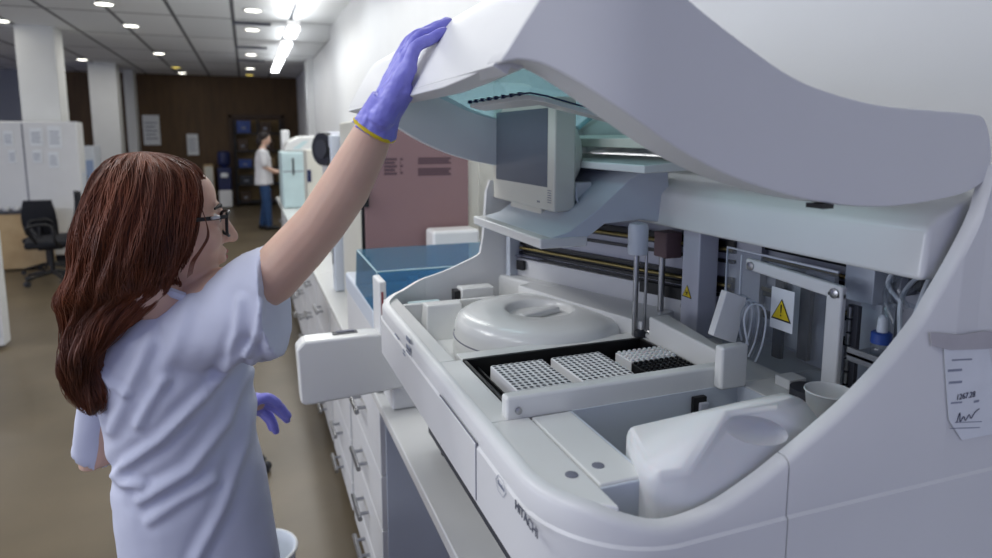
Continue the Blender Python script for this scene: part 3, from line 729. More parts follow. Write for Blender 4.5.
for k in range(3): MB().tube(spline([(SXF + .055, sy0 + .01 + .006 * k, z0 + .05), (SXF + .058, sy0 + .006, z0 + .02), (SXF + .08, sy0 + .02, z0 - .01)], 5), .002, 6).build('cable', M['paper'], mon)

# ---------------- the open lid: hollow shell with deep ends
LN, LF = .54, 1.572
def lid_off(x): return .055 * (1 - smooth01((x - .20) / .17)) ** 1.3
def on_lid_end(u, v):                              # the end face curves back towards the front band
    p = pY(u, v, LN)
    for _ in range(4): p = pY(u, v, LN + lid_off(p.x))
    return p
low = spline([(p.x, p.z) for p in (on_lid_end(u, v) for u, v in ((503, 63), (520, 60), (545, 65), (580, 83), (620, 109), (680, 150), (740, 180), (800, 198), (850, 206), (900, 206), (960, 195), (986, 181)))], 5)
up_ = spline([(p.x, p.z) for p in (pY(u, v, LN) for u, v in ((991, 172), (992, 150), (986, 121), (975, 114), (930, 110), (880, 105), (830, 92), (790, 75), (740, 40), (690, 0)))] + [(.355, 1.812), (.315, 1.831), (.285, 1.815), (.255, 1.768), (.226, 1.718)], 5)
prof = low + up_
def zat(curve, x):
    c = sorted(curve); return interp(c, x)
secs = []
xa, xb = low[0][0] - .002, .8545
for k in range(91):                                # the end face turns round into the front band
    x = xa + (xb - xa) * k / 90
    o_ = lid_off(x)
    zl, zu = zat(low, x), zat(up_, x)
    zu = max(zl + .004, zu)
    secs.append([V((x, LN + o_, zl)), V((x, LN + o_, zu)), V((x, LN + .06 + o_ * .6, zu)), V((x, LN + .06 + o_ * .6, zl))])
MB().loft(secs).build('lid_near_end', M['white'], an, bevel=.009, seg=4)
MB().prism_y(prof, LF - .03, LF).build('lid_far_end', M['white'], an, bevel=.006)
# front band and roof follow the upper edge
def offset_in(pts, d):
    out = []
    for i, p in enumerate(pts):
        a, b = V((*pts[max(i - 1, 0)], 0)), V((*pts[min(i + 1, len(pts) - 1)], 0))
        t = (b - a).normalized(); n = V((-t.y, t.x, 0))
        out.append((p[0] + n.x * d, p[1] + n.y * d))
    return out
inn = offset_in(up_, .016)
k_split = 5 * 11                                   # roof ahead of this index is the solid front band
k_rear = 5 * 7
def strip(lo, hi): return up_[lo:hi + 1] + inn[lo:hi + 1][::-1]
lid_lip = [(.226, 1.718), (.221, 1.708), (.245, 1.702), (.262, 1.712), (.245, 1.722)]
MB().prism_y(strip(k_split, len(up_) - 1), LN + .065, LF - .029).build('lid_front_band', M['white'], an, angle=50)
secs = []
for k in range(13):                                # the lip lifts into the rounded corner at the near end
    y = LF - .029 + (LN + .07 - LF + .029) * k / 12; dz = .013 * smooth01((LN + .20 - y) / .12)
    secs.append([V((x + dz * .8, y, z + dz)) for x, z in lid_lip])
MB().loft(secs).build('lid_front_lip', M['white'], an, bevel=.002)
def crown(p, f):                                   # the roof bulges up between its two ends
    x, z = p
    return (x, z + f * .085 * smooth01((x - .36) / .22) * smooth01((.87 - x) / .10))
def roof_loft(lo, hi):
    secs = []
    for k in range(15):
        y = LN + .046 + (LF - LN - .058) * k / 14; f = smooth01((y - LN - .10) / .30) * smooth01((LF - .03 - y) / .10)
        secs.append([V((x, y, z)) for x, z in ([crown(q, f) for q in up_[lo:hi + 1]] + [crown(q, f) for q in inn[lo:hi + 1]][::-1])])
    return MB().loft(secs)
k_rear = 5 * 3
roof_loft(0, k_rear).build('lid_roof', M['white'], an, angle=60)
roof_loft(k_rear, k_split).build('lid_window', M['cyan_clear'], an, angle=60)
# inner tray of the lid with its row of seal clips
ix = .40
a, b = pX(470, 103, ix), pX(530, 92, ix)
iz = (a.z + b.z) / 2
e = pY(617, 116, b.y)
inner = [(ix, b.y), (ix - .004, b.y + .02), (ix, a.y), (ix + .03, a.y), (ix + .03, b.y + .03), (e.x, b.y + .03), (e.x, b.y), (ix + .02, b.y - .012)]
zt = lambda x: iz + (e.z - iz) * (x - ix) / (e.x - ix)
MB().hexa([V((x, y, zt(x) - .010)) for x, y in inner], [V((x, y, zt(x) - .002)) for x, y in inner]).build('lid_inner_tray', M['white_gloss'], an, bevel=.002)
sl = [V((ix - .001, a.y, iz)), V((ix - .005, b.y + .02, iz)), V((ix, b.y, iz)), V((ix + .02, b.y - .012, zt(ix + .02))), V((e.x, b.y, e.z))]
MB().tube(sl, .0016, 6).build('lid_seal', M['navy'], an)
for k in range(8):
    y = b.y + .03 + (a.y - b.y - .04) * k / 7
    MB().box((ix - .007, y - .003, iz - .003), (ix, y + .003, iz + .003)).build('seal_clip', M['navy'], an)
MB().tube([(.88, LN + .06, 1.60), (.88, LF - .06, 1.60)], .012, 16).build('lid_hinge_shaft', M['steel'], an)
MB().prism_y([(.70, 1.648), (.82, 1.655), (.82, 1.640), (.70, 1.628)], LN + .04, LF - .05).build('lid_hinge_beam', M['ivory'], an, bevel=.003)
MB().prism_y([(.66, 1.60), (.80, 1.61), (.80, 1.59), (.66, 1.585)], 1.0, LF - .05).build('light_shelf', M['white_gloss'], an, bevel=.003)
q = pY(826, 205, LN)
MB().box((q.x - .008, LN - .003, q.z - .004), (q.x + .008, LN + .02, q.z + .001)).build('lid_stop', M['black'], an)
# recessed dark base and feet on the worktop
MB().box((.40, .60, .90), (.97, 1.55, 1.13)).build('base', M['shadowbox'], an, bevel=.004)
MB().box((.335, .60, 1.128), (.97, 1.58, 1.166)).build('base_pan', M['shadowbox'], an)
for x in (.45, .92):
    for y in (.68, 1.5): MB().lathe((x, y, .86), [(.03, 0), (.03, .02), (.02, .042)], 20).build('foot', M['black'], an)

# ------------------------------------------------------------------ loose things in and on the analyser
def rack(name, x0, y0, nx, ny, pitch, zb, zt, mbody, holes, label, mtop=None):
    w, d = nx * pitch, ny * pitch
    t = thing(name, (x0 + w / 2, y0 + d / 2, zb), label, 'tip rack', 'tip racks in the black tray')
    MB().box((x0, y0, zb), (x0 + w, y0 + d, zt)).build('body', mbody, t, bevel=.0015)
    tp = MB(); dk = MB()
    for i in range(nx):
        for j in range(ny):
            cx, cy = x0 + (i + .5) * pitch, y0 + (j + .5) * pitch
            n = 10; ro, ri = pitch * .46, pitch * .30
            if holes == 'ring':
                c = [(math.cos(2 * PI * k / n), math.sin(2 * PI * k / n)) for k in range(n)]
                ro, ri = pitch * .42, pitch * .345
                vs = [V((cx + ro * a, cy + ro * b, zt - .0005)) for a, b in c] + [V((cx + ro * a, cy + ro * b, zt + .0007)) for a, b in c] + [V((cx + ri * a, cy + ri * b, zt + .0007)) for a, b in c] + [V((cx + ri * a, cy + ri * b, zt - .0005)) for a, b in c]
                tp.add(vs, [(r * n + k, r * n + (k + 1) % n, (r + 1) * n + (k + 1) % n, (r + 1) * n + k) for r in range(3) for k in range(n)])
                dk.add([V((cx + ri * a, cy + ri * b, zt + .0003)) for a, b in c], [tuple(range(n))])
            else:
                tp.lathe((cx, cy, zt - .001), [(ro * .8, 0), (ro * .7, .004), (ro * .3, .005)], 8)
    tp.build('tips' if holes == 'ring' else 'pegs', mtop or mbody, t, angle=50)
    if holes == 'ring': dk.build('bores', M['dark'], t, smooth=False)
    return t
ra = pZ(495, 365, 1.275); rd = pZ(516, 388, 1.275); rb2 = pZ(541, 359, 1.275)
PT = (ra.y - rd.y) / 10.0
rx = [ra.x - .006, pZ(556, 358.4, 1.275).x - .004, pZ(612, 346, 1.275).x]
nx_ = 9
ry = rd.y - .004
rack('tip_rack', rx[0], ry, nx_, 11, PT, 1.2305, 1.272, M['white'], 'ring', 'white perforated tip rack nearest the front of the analyser')
rack('tip_rack', rx[1], ry, nx_, 11, PT, 1.2305, 1.272, M['white'], 'ring', 'white perforated tip rack in the middle of the black tray')
rack('tip_rack', rx[2], ry + PT * 6.02, nx_, 5, PT, 1.2305, 1.266, M['hdpe'], 'peg', 'white pegged half rack behind the black pegs')
rack('tip_rack', rx[2], ry, nx_, 6, PT, 1.2305, 1.264, M['black'], 'peg', 'black pegged half rack at the right end of the tray')

# plastic jug lying against the near rim
jt = thing('plastic_jug', (.53, .62, 1.136), 'large translucent white plastic jug with a moulded handle in the analyser well', 'jug')
z1 = pY(640, 457, .612).z; z2 = pY(685, 473, .556).z
jr2 = pY(822, 413, .64)
foot = [(.402, .575), (.402, .598), (.425, .628), (.43, .68), (.65, .68), (.672, .66), (.672, .580), (.64, .556), (.436, .556)]
shoulder = [V((.402, .575, z1 - .004)), V((.402, .598, z1)), V((.425, .628, z1 + .004)), V((.432, .68, z1 + .002)), V((.436, .556, z2)), V((.690, .60, jr2.z - .012)), V((.690, .66, jr2.z - .01)), V((.66, .556, 1.275))]
crest = [pY(730, 408, .572), pY(732, 404, .63), pY(734, 403, .665), pY(790, 391, .64), pY(800, 395, .60), pY(770, 405, .572), V((.665, .665, pY(795, 392, .66).z - .004))]
jm0 = bmesh.new()
for p in [V((x, y, 1.1362)) for x, y in foot] + shoulder + crest: jm0.verts.new(p)
bmesh.ops.convex_hull(jm0, input=jm0.verts)
bmesh.ops.dissolve_limit(jm0, angle_limit=math.radians(4), verts=jm0.verts, edges=jm0.edges)
mbj = MB(); mbj.bm.free(); mbj.bm = jm0
jb = mbj.build('jug_tmp', M['hdpe'], None, bevel=.012, seg=4)
jc = pY(756, 430, .565)
cut = MB().ell(jc + V((0, -.004, 0)), (.048, .020, .016), Matrix.Rotation(.3, 3, 'Y')).build('cut_tmp', M['hdpe'], None)
bo = jb.modifiers.new('b', 'BOOLEAN'); bo.object = cut; bo.operation = 'DIFFERENCE'; bo.solver = 'EXACT'
me = bpy.data.meshes.new_from_object(jb.evaluated_get(bpy.context.evaluated_depsgraph_get()))
bpy.data.objects.remove(jb); bpy.data.objects.remove(cut)
finish('jug_body', me, M['hdpe'], jt, 0, 0, True, 30, 0)
jy0, jy1 = .60, .66; jr2 = V((.688, 0, 0))
mb = MB().tube([(jr2.x - .004, (jy0 + jy1) / 2, 1.235), (jr2.x + .012, (jy0 + jy1) / 2, 1.24)], .017, 20)
mb.build('jug_cap', M['white_cool'], jt, bevel=.002)
# white beaker
q = pZ(828, 402, DZ); bx, by = pZ(828, 401, 1.30).x, pZ(828, 401, 1.30).y
bk = MB().lathe((bx, by, DZ), [(.020, 0), (.0235, .002), (.0285, .05), (.0305, .052), (.0300, .054), (.0275, .052), (.0215, .006), (.002, .005)], 40).build('beaker', M['hdpe'], angle=50)
tag(bk, 'small white plastic beaker standing behind the jug', 'beaker'); origin(bk, (bx, by, DZ))
# small bottle with a blue cap on the bracket
q = pY(880, 345, .62); bx = .812
bt = thing('reagent_bottle', (bx, .634, 1.3485), 'small clear bottle with a blue screw cap at the right of the opening', 'bottle')
MB().lathe((bx, .634, 1.3485), [(.012, 0), (.013, .002), (.013, .014), (.010, .018)], 24).build('bottle_body', M['acrylic'], bt)
MB().lathe((bx, .634, 1.3665), [(.0135, 0), (.0135, .014), (.011, .016)], 24).build('screw_cap', M['blue'], bt)
MB().lathe((bx, .634, 1.3825), [(.007, 0), (.006, .02), (.002, .024)], 16).build('nozzle', M['white_cool'], bt)
# slip of paper taped to the end panel
yl = YN - .0022
P_ = [pY(u, v, yl) for u, v in ((944, 348), (988, 345), (1004, 432), (962, 440), (949, 420))]
sp = MB().hexa([p + V((0, .0006, 0)) for p in P_], P_).build('paper_slip', M['paper'], smooth=False)
tag(sp, 'printed white paper slip taped to the end of the analyser', 'paper slip'); origin(sp, (.83, yl, 1.27))
ink = MB()
def pl(u0, v0, u1, v1, h): 
    a, b = pY(u0, v0, yl - .0004), pY(u1, v1, yl - .0004)
    ink.hexa([a, b, b + V((0, .0003, 0)), a + V((0, .0003, 0))], [a + V((0, 0, h)), b + V((0, 0, h)), b + V((0, .0003, h)), a + V((0, .0003, h))])
for (u0, u1, v, h) in ((952, 972, 361, .002), (948, 962, 372, .003), (949, 962, 384, .003), (951, 962, 404, .002), (974, 979, 403, .003), (955, 982, 423, .001), (950, 980, 429, .0012)): pl(u0, v, u1, v - 1, h)
ink.build('print', M['ink_pale'], sp, smooth=False)
q = pY(966, 396, yl - .0006)
text('print_line', '1267.28', .011, M['ink'], sp, q, (1, 0, -.01), (0, 0, 1), .0002)
q = pY(968, 417, yl - .0006)
sc = MB().tube(spline([q + V((x, 0, z)) for x, z in ((-.02, -.004), (-.016, .008), (-.014, -.004), (-.008, .002), (-.004, -.004), (.002, .003), (.006, -.003), (.012, .004), (.02, .008))], 4), .0005, 5)
sc.build('signature', M['ink'], sp)
tp = [pY(u, v, yl - .0012) for u, v in ((930, 332), (960, 335), (985, 331), (1010, 333), (1010, 346), (985, 349), (950, 350), (932, 346))]
MB().hexa([p + V((0, .0010, 0)) for p in tp], tp).build('tape', M['tape'], sp, smooth=False)
# ------------------------------------------------------------------ bench along the right wall
BX, BT = .345, .86
wt = MB().box((BX - .01, .2, BT - .03), (1.115, 3.9, BT)).build('worktop', M['white_gloss'], bevel=.004)
tag(wt, 'long white worktop under the big analyser', 'worktop'); origin(wt, (.7, 2.0, BT - .03))
wt2 = MB().box((BX - .01, 3.905, BT - .03), (1.115, 9.2, BT)).build('worktop', M['white_gloss'], bevel=.004)
tag(wt2, 'white worktop running on to the far analysers', 'worktop'); origin(wt2, (.7, 6.5, BT - .03))
def drawer_cabinet(y0, w, label, proto=None):
    if proto is not None:
        return copy_tree(proto, (BX + .3, y0 + w / 2, 0), None, label)
    t = thing('drawer_cabinet', (BX + .3, y0 + w / 2, 0), label, 'drawer cabinet', 'white drawer cabinets under the worktop')
    MB().box((BX + .018, y0 + .004, .08), (1.1, y0 + w - .004, BT - .032)).build('carcass', M['white_cool'], t, bevel=.002)
    MB().box((BX + .06, y0 + .01, 0), (1.08, y0 + w - .01, .08)).build('plinth', M['dark'], t)
    for z0, z1 in ((.09, .215), (.22, .405), (.41, .59), (.595, .815)):
        d = MB().box((BX, y0 + .006, z0), (BX + .02, y0 + w - .006, z1)).build('drawer', M['white'], t, bevel=.003)
        zc = z0 + (z1 - z0) * .55; yc = y0 + w / 2
        mb = MB().tube([(BX - .035, yc - .085, zc), (BX - .035, yc + .085, zc)], .0085, 10)
        for s in (-.05, .05): mb.tube([(BX, yc + s, zc), (BX - .035, yc + s, zc)], .0065, 8)
        mb.build('handle', M['steel'], d)
    return t
dc = drawer_cabinet(1.93, .64, 'white drawer cabinet with bar handles, nearest the analyser')
names = ['second', 'third', 'fourth', 'fifth', 'sixth', 'seventh', 'eighth', 'ninth']
for k in range(8):
    drawer_cabinet(1.93 + .68 * (k + 1), .64, 'white drawer cabinet, %s along the bench from the analyser' % names[k], dc)
# panel leg carrying the near end of the worktop
MB().box((BX + .02, .22, 0), (1.1, .25, BT - .031)).build('panel_leg', M['lilac'], wt, bevel=.002)
MB().box((1.06, .25, .3), (1.09, 1.92, BT - .031)).build('back_panel', M['lilac'], wt, bevel=.002)

# ---------------- sample loader beyond the analyser: white tray box and blue lid
sl = thing('sample_loader', (.5, 2.0, BT), 'white sample loader with a blue see-through cover beyond the big analyser', 'laboratory analyser')
a, b = pY(296, 343, 1.78), pY(386, 338, 1.78); c = pY(299, 404, 1.78)
Y0 = 1.78
prof = [(a.x, a.z - .02), (a.x + .006, c.z), (a.x + .02, c.z - .01), (b.x + .05, c.z + .004), (b.x + .05, b.z - .02), (b.x, b.z + .01), (b.x - .05, a.z + .002), (a.x + .02, a.z)]
MB().prism_y(prof, Y0, Y0 + .07).build('tray_box', M['white_gloss'], sl, bevel=.012, seg=4)
q0, q1 = pY(333, 336, Y0 + .03), pY(358, 333, Y0 + .03)
MB().box((q0.x, Y0 + .03, a.z - .006), (q1.x, Y0 + .06, a.z + .003)).build('slot', M['dark'], sl, bevel=.001)
MB().box((q0.x + .012, Y0 + .045, a.z + .001), (q1.x - .008, Y0 + .058, a.z + .006)).build('slot_clip', M['seam'], sl, bevel=.001)
e0, e1 = pY(378, 281, Y0 + .01), pY(387, 340, Y0 + .01)
MB().box((e0.x, Y0, e1.z), (e1.x, Y0 + .10, e0.z)).build('end_cheek', M['white'], sl, bevel=.006)
MB().box((e0.x + .006, Y0 - .002, e1.z + .02), (e0.x + .012, Y0, e0.z - .03)).build('red_strip', mat('dull_red', (150, 70, 76), .5, noise_amt=.05), sl)
MB().box((.36, Y0 + .02, BT + .002), (.98, 2.55, 1.06)).build('loader_base', M['white'], sl, bevel=.008)
MB().box((.335, Y0 + .17, 1.06), (.98, 2.55, 1.13)).build('loader_deck', M['white_cool'], sl, bevel=.01)
MB().box((.34, Y0 + .17, BT + .002), (.36, 2.55, 1.06)).build('loader_front', M['white'], sl, bevel=.006)
# cover: sloping box of blue acrylic with thin walls
BYn, BYf = 1.90, 2.30
A_ = pY(377, 272, BYn); Fp = pY(357.5, 250.5, BYf); bl = pY(376, 322, BYn); fl = pY(354.5, 291, BYf)
zt_ = (A_.z + Fp.z) / 2
cov = MB()
xr = .86
def sheet(p):                                      # a thin pane through four points
    n = (V(p[1]) - V(p[0])).cross(V(p[2]) - V(p[0])).normalized() * .004
    cov.hexa([V(q) for q in p], [V(q) + n for q in p])
nL, fL, nR, fR = V((A_.x, BYn, zt_)), V((Fp.x, BYf, zt_)), V((xr, BYn, zt_)), V((xr, BYf, zt_))
zb = 1.131
dn = lambda p: V((p.x - .006, p.y, zb))
sheet((nL, nR, fR, fL)); sheet((nL, dn(nL), V((xr, BYn, zb)), nR)); sheet((fL, dn(fL), dn(nL), nL)); sheet((fR, V((xr, BYf, zb)), dn(fL), fL))
cov.build('blue_cover', M['blue_clear'], sl, smooth=False)
MB().tube([fL, nL, nR], .003, 8).tube([nL, dn(nL)], .0025, 8).build('cover_edge', M['cyan_machine'], sl)
MB().box((.5, 2.0, 1.131), (.7, 2.2, 1.17)).lathe((.6, 2.1, 1.17), [(.08, 0), (.08, .02), (.03, .022)], 30).build('sample_disc', M['white_cool'], sl, bevel=.003)

# ---------------- mauve-doored cabinet behind the blue cover
MY = 2.72
a, b = pY(361, 140, MY), pY(469, 250, MY)
mc = thing('refrigerated_cabinet', ((a.x + b.x) / 2, MY + .3, BT), 'tall cabinet with a mauve front standing behind the blue cover', 'cabinet')
ztop = 1.72
MB().box((a.x - .005, MY + .03, BT + .004), (b.x + .06, MY + .62, ztop)).build('carcass', M['ivory'], mc, bevel=.008)
dr = MB().box((a.x + .008, MY, BT + .02), (b.x, MY + .03, ztop - .01)).build('door', M['mauve'], mc, bevel=.004)
MB().box((a.x - .004, MY + .004, BT + .02), (a.x + .007, MY + .03, ztop - .01)).build('door_seal', M['black'], mc)
h0, h1 = pY(363, 188, MY - .015), pY(369, 207, MY - .015)
MB().box((h0.x, MY - .022, h1.z), (h1.x, MY + .001, h0.z)).build('handle', M['black'], dr, bevel=.003)
pr_ = MB()
for (u0, u1, v0, v1, n) in ((384, 397, 158, 176, 5), (400, 403, 158, 175, 5), (418, 451, 157.5, 164.5, 3), (418, 451, 168, 176, 3)):
    for k in range(n):
        p0, p1 = pY(u0, v0 + (v1 - v0) * k / n, MY - .0006), pY(u1 - (2 if k % 2 else 0), v0 + (v1 - v0) * (k + .72) / n, MY - .0006)
        pr_.box((p0.x, MY - .0006, p1.z), (p1.x, MY + .001, p0.z))
pr_.build('printed_label', M['mauve_dark'], dr, smooth=False)
# white side unit left of it
a2, b2 = pY(344, 170, 2.9), pY(359, 262, 2.9)
su = thing('side_unit', ((a2.x + b2.x) / 2, 3.2, BT), 'slim white unit beside the mauve cabinet', 'cabinet')
MB().box((a2.x, MY + .64, BT + .004), (.95, 3.45, 1.66)).build('carcass', M['white_cool'], su, bevel=.008)
MB().box((a2.x - .006, MY + .68, 1.0), (a2.x, 3.40, 1.6)).build('door', M['white'], su, bevel=.003)
MB().box((a2.x - .02, MY + .72, 1.2), (a2.x - .006, MY + .735, 1.4)).build('handle', M['dark'], su, bevel=.002)
# rounded white box peeping out right of the mauve front
r0, r1 = pY(438, 234, 2.5), pY(486, 252, 2.5)
rbx = thing('instrument_box', ((r0.x + r1.x) / 2, 2.62, BT), 'rounded white box standing behind the blue cover', 'box')
MB().box((r0.x, 2.575, BT + .002), (r1.x, 2.70, r0.z)).build('shell', M['white_gloss'], rbx, bevel=.015, seg=4)
MB().box((r0.x + .02, 2.571, 1.05), (r1.x - .05, 2.576, 1.09)).build('front_slot', M['seam'], rbx)

# ---------------- instruments farther along the bench
def rounded(name, a, b, m, par, bev): return MB().box(a, b).build(name, M[m], par, bevel=bev)
cy_ = 4.6                                          # big grey drum with black end
q = pY(324, 149, cy_); e = pY(339, 149, cy_ + .2)
rr = 17 * mpp(q)
dm = thing('drum_instrument', (q.x + .15, cy_ + .2, BT), 'grey drum-shaped instrument with a black end on the bench', 'instrument')
rx_ = Matrix.Rotation(PI / 2, 3, 'X') @ Matrix.Rotation(0, 3, 'Y')
rotd = Matrix(((0, 0, 1), (1, 0, 0), (0, 1, 0)))   # local z to world x
rotd = V((0, 0, 1)).rotation_difference(V((.85, .5, 0))).to_matrix()
c0 = V((q.x, cy_, q.z))
MB().lathe(c0, [(rr, .02), (rr * 1.02, .04), (rr * 1.02, .40), (rr * .9, .42), (rr * .2, .43)], 40, rotd).build('drum', M['grey'], dm, angle=50)
MB().lathe(c0, [(rr * .96, -.02), (rr, 0), (rr, .025), (rr * .5, .026)], 40, rotd).build('end_cap', M['black'], dm, angle=50)
MB().lathe(c0, [(rr * .55, -.03), (rr * .55, -.018), (rr * .2, -.017)], 30, rotd).build('end_boss', M['dark'], dm)
MB().box((q.x + .02, cy_ - .02, BT + .002), (q.x + .42, cy_ + .35, c0.z - rr * .9)).build('stand', M['white'], dm, bevel=.01)
# cream box with dark window
yy = 6.2
a, b = pY(306, 150, yy), pY(321, 205, yy)
cb = thing('cream_instrument', ((a.x + b.x) / 2, yy + .15, BT), 'cream instrument with a dark panel between the drum and the pale cyan analyser', 'instrument')
rounded('body', (a.x, yy, BT + .002), (b.x + .25, yy + .35, a.z), 'ivory', cb, .012)
q0, q1 = pY(307, 170, yy), pY(311.5, 182, yy)
MB().box((q0.x, yy - .006, q1.z), (q1.x, yy + .001, q0.z)).build('panel', M['navy'], cb, bevel=.001)
# pale cyan analyser with white domed top
yy = 7.6
a, b = pY(281, 152, yy), pY(308, 190, yy)
ca = thing('far_analyser', ((a.x + b.x) / 2, yy + .3, BT), 'pale cyan analyser with a white domed lid far along the bench', 'laboratory analyser')
ex = b.x + .22
rounded('body', (a.x, yy, BT + .004), (ex, yy + .7, a.z), 'cyan_machine', ca, .02)
MB().prism_y([(a.x + .03, a.z + .001), (a.x + .08, a.z + .11), (a.x + .2, a.z + .17), (ex - .1, a.z + .18), (ex, a.z + .1), (ex, a.z + .001)], yy + .02, yy + .68).build('domed_lid', M['white_gloss'], ca, bevel=.02, seg=4)
MB().hexa([V((a.x + .12, yy + .019, a.z + .03)), V((a.x + .2, yy + .019, a.z + .03)), V((a.x + .3, yy + .019, a.z + .12)), V((a.x + .24, yy + .019, a.z + .12))], [V((a.x + .12, yy + .03, a.z + .03)), V((a.x + .2, yy + .03, a.z + .03)), V((a.x + .3, yy + .03, a.z + .12)), V((a.x + .24, yy + .03, a.z + .12))]).build('lid_slot', M['cyan_machine'], ca)
q0, q1 = pY(292, 158, yy), pY(294.5, 175, yy)
MB().box((q0.x, yy - .008, q1.z), (q1.x, yy, q0.z)).build('handle', M['dark'], ca, bevel=.002)
MB().box((a.x + .01, yy - .004, a.z - .22), (ex - .02, yy, a.z - .21)).build('panel_gap', M['seam'], ca)
# tall white monitor-like unit at its left end
yy = 8.9
a, b = pY(281, 130, yy), pY(290, 152, yy)
tu = thing('tower_unit', ((a.x + b.x) / 2, yy + .1, BT), 'slim white tower unit with a dark handset beside the pale cyan analyser', 'instrument')
rounded('body', (a.x, yy - .05, BT + .002), (b.x, yy + .25, a.z), 'white', tu, .02)
MB().box((a.x + .02, yy - .065, 1.4), (a.x + .08, yy - .05, 1.55)).build('handset', M['black'], tu, bevel=.005)
# glassware on the bench
for (u, v, yy, r, h, mm, lab) in ((292, 186, 5.6, .06, .10, 'white', 'white lidded pot on the bench in front of the pale cyan analyser'), (303, 190, 5.2, .025, .05, 'black', 'small black pot on the bench beside the white lidded pot'), (309, 186, 5.4, .035, .09, 'white', 'small white bottle on the bench under the cream instrument')):
    q = pY(u, v, yy); x = max(q.x, BX + r + .02)
    j = thing('bench_pot', (x, yy, BT), lab, 'pot')
    MB().lathe((x, yy, BT + .0005), [(r * .9, 0), (r, .004), (r, h * .75), (r * .8, h * .8)], 24).build('pot_body', M['white_cool'] if mm == 'white' else M['dark'], j)
    MB().lathe((x, yy, BT + h * .8), [(r * 1.02, 0), (r * 1.02, h * .18), (r * .9, h * .2)], 24).build('lid', M[mm], j)

# ------------------------------------------------------------------ left side of the room
# white partition cabinet with papers
py_ = 10.0
a, b = pY(-14, 121, py_), pY(76, 121, py_)
zb_ = pY(30, 198, py_).z
pt = thing('partition_cabinet', ((a.x + b.x) / 2, py_ + .3, 0), 'wide white cabinet covered with taped papers behind the desk', 'cabinet')
MB().box((a.x - .5, py_, .1), (b.x, py_ + .36, a.z)).build('carcass', M['white'], pt, bevel=.02)
seamx = pY(25, 160, py_).x
MB().box((seamx - .008, py_ - .004, .5), (seamx + .008, py_ + .002, a.z - .03)).build('door_gap', M['seam'], pt)
MB().box((a.x - .4, py_ + .05, 0), (b.x - .05, py_ + .34, .1)).build('plinth', M['dark'], pt)
MB().box((b.x, py_ + .05, 1.2), (b.x + .004, py_ + .32, 1.215)).box((b.x, py_ + .05, .9), (b.x + .004, py_ + .32, 1.18)).build('side_panel', M['white_cool'], pt)
k = 0
for (u0, v0, u1, v1, lab) in ((3, 131, 14, 146, 'paper taped to the white cabinet, left door, top'), (8, 150, 17, 163, 'paper taped to the white cabinet, left door, lower'), (29, 128, 44, 146, 'large paper taped to the right cabinet door, left column'), (47, 126, 63, 148, 'large paper taped to the right cabinet door, right column'), (32, 150, 43, 163, 'lower paper on the right cabinet door, left column'), (48, 152, 60, 168, 'lower paper on the right cabinet door, right column')):
    poster(u0, v0, u1, v1, py_, lab, 'paper', 'papers taped to the white cabinet')
# blue-grey lockers behind its right end
a, b = pY(80, 146, 11.6), pY(97, 190, 11.6)
lk = thing('locker', ((a.x + b.x) / 2, 11.8, 0), 'pale blue-grey locker at the right of the white cabinet', 'locker')
MB().box((a.x, 11.6, .02), (b.x, 12.1, a.z)).build('carcass', M['white_cool'], lk, bevel=.01)
for k in range(2): 
    d = MB().box((a.x + .02, 11.59, .1 + .62 * k), (b.x - .02, 11.6, .68 + .62 * k)).build('door', M['blue_pale'], lk, bevel=.004)
    MB().box((a.x + .05, 11.578, .35 + .62 * k), (a.x + .07, 11.59, .45 + .62 * k)).build('handle', M['dark'], d)
# long desk: dark top, beech front
dy0, dy1 = 9.6, 9.96
a, b = pY(-20, 213, dy0), pY(44, 213, dy0)
dz = .74
dk = thing('desk', ((a.x + b.x) / 2, (dy0 + dy1) / 2, 0), 'beech desk with a dark top in front of the white cabinet', 'desk')
MB().box((a.x - .6, dy0, dz - .03), (b.x + .02, dy1, dz)).build('desk_top', M['shadowbox'], dk, bevel=.004)
MB().box((a.x - .6, dy0 + .02, .02), (b.x, dy0 + .05, dz - .03)).build('front_panel', M['wood_pale'], dk, bevel=.003)
MB().box((b.x - .03, dy0 + .05, 0), (b.x, dy1 - .02, dz - .03)).build('side_panel', M['wood_pale'], dk, bevel=.003)
q = pY(37, 222, dy0 + .019)
MB().box((q.x - .09, dy0 + .012, q.z - .12), (q.x + .09, dy0 + .021, q.z + .06)).build('taped_sheet', M['paper'], dk)
for (u, lab) in ((6, 'small white cup on the dark desk top, left'), (16, 'small pale dish on the dark desk top, right')):
    q = pY(u, 210, 9.75)
    c = MB().lathe((q.x, 9.75, dz + .0005), [(.03, 0), (.045, .05), (.042, .052), (.026, .006)], 20).build('cup', M['white'])
    tag(c, lab, 'cup'); origin(c, (q.x, 9.75, dz))
# white cabinet corner at the left edge
a, b = pY(-18, 232, 6.0), pY(2, 318, 6.0)
wc = thing('low_cabinet', ((a.x + b.x) / 2, 6.1, 0), 'low white cabinet cut by the left edge of the photo', 'cabinet')
MB().box((a.x - .3, 6.0, .03), (b.x, 6.15, a.z)).build('carcass', M['white'], wc, bevel=.008)
MB().box((a.x - .28, 5.99, .1), (b.x - .02, 6.0, a.z - .04)).build('door', M['white_cool'], wc, bevel=.003)

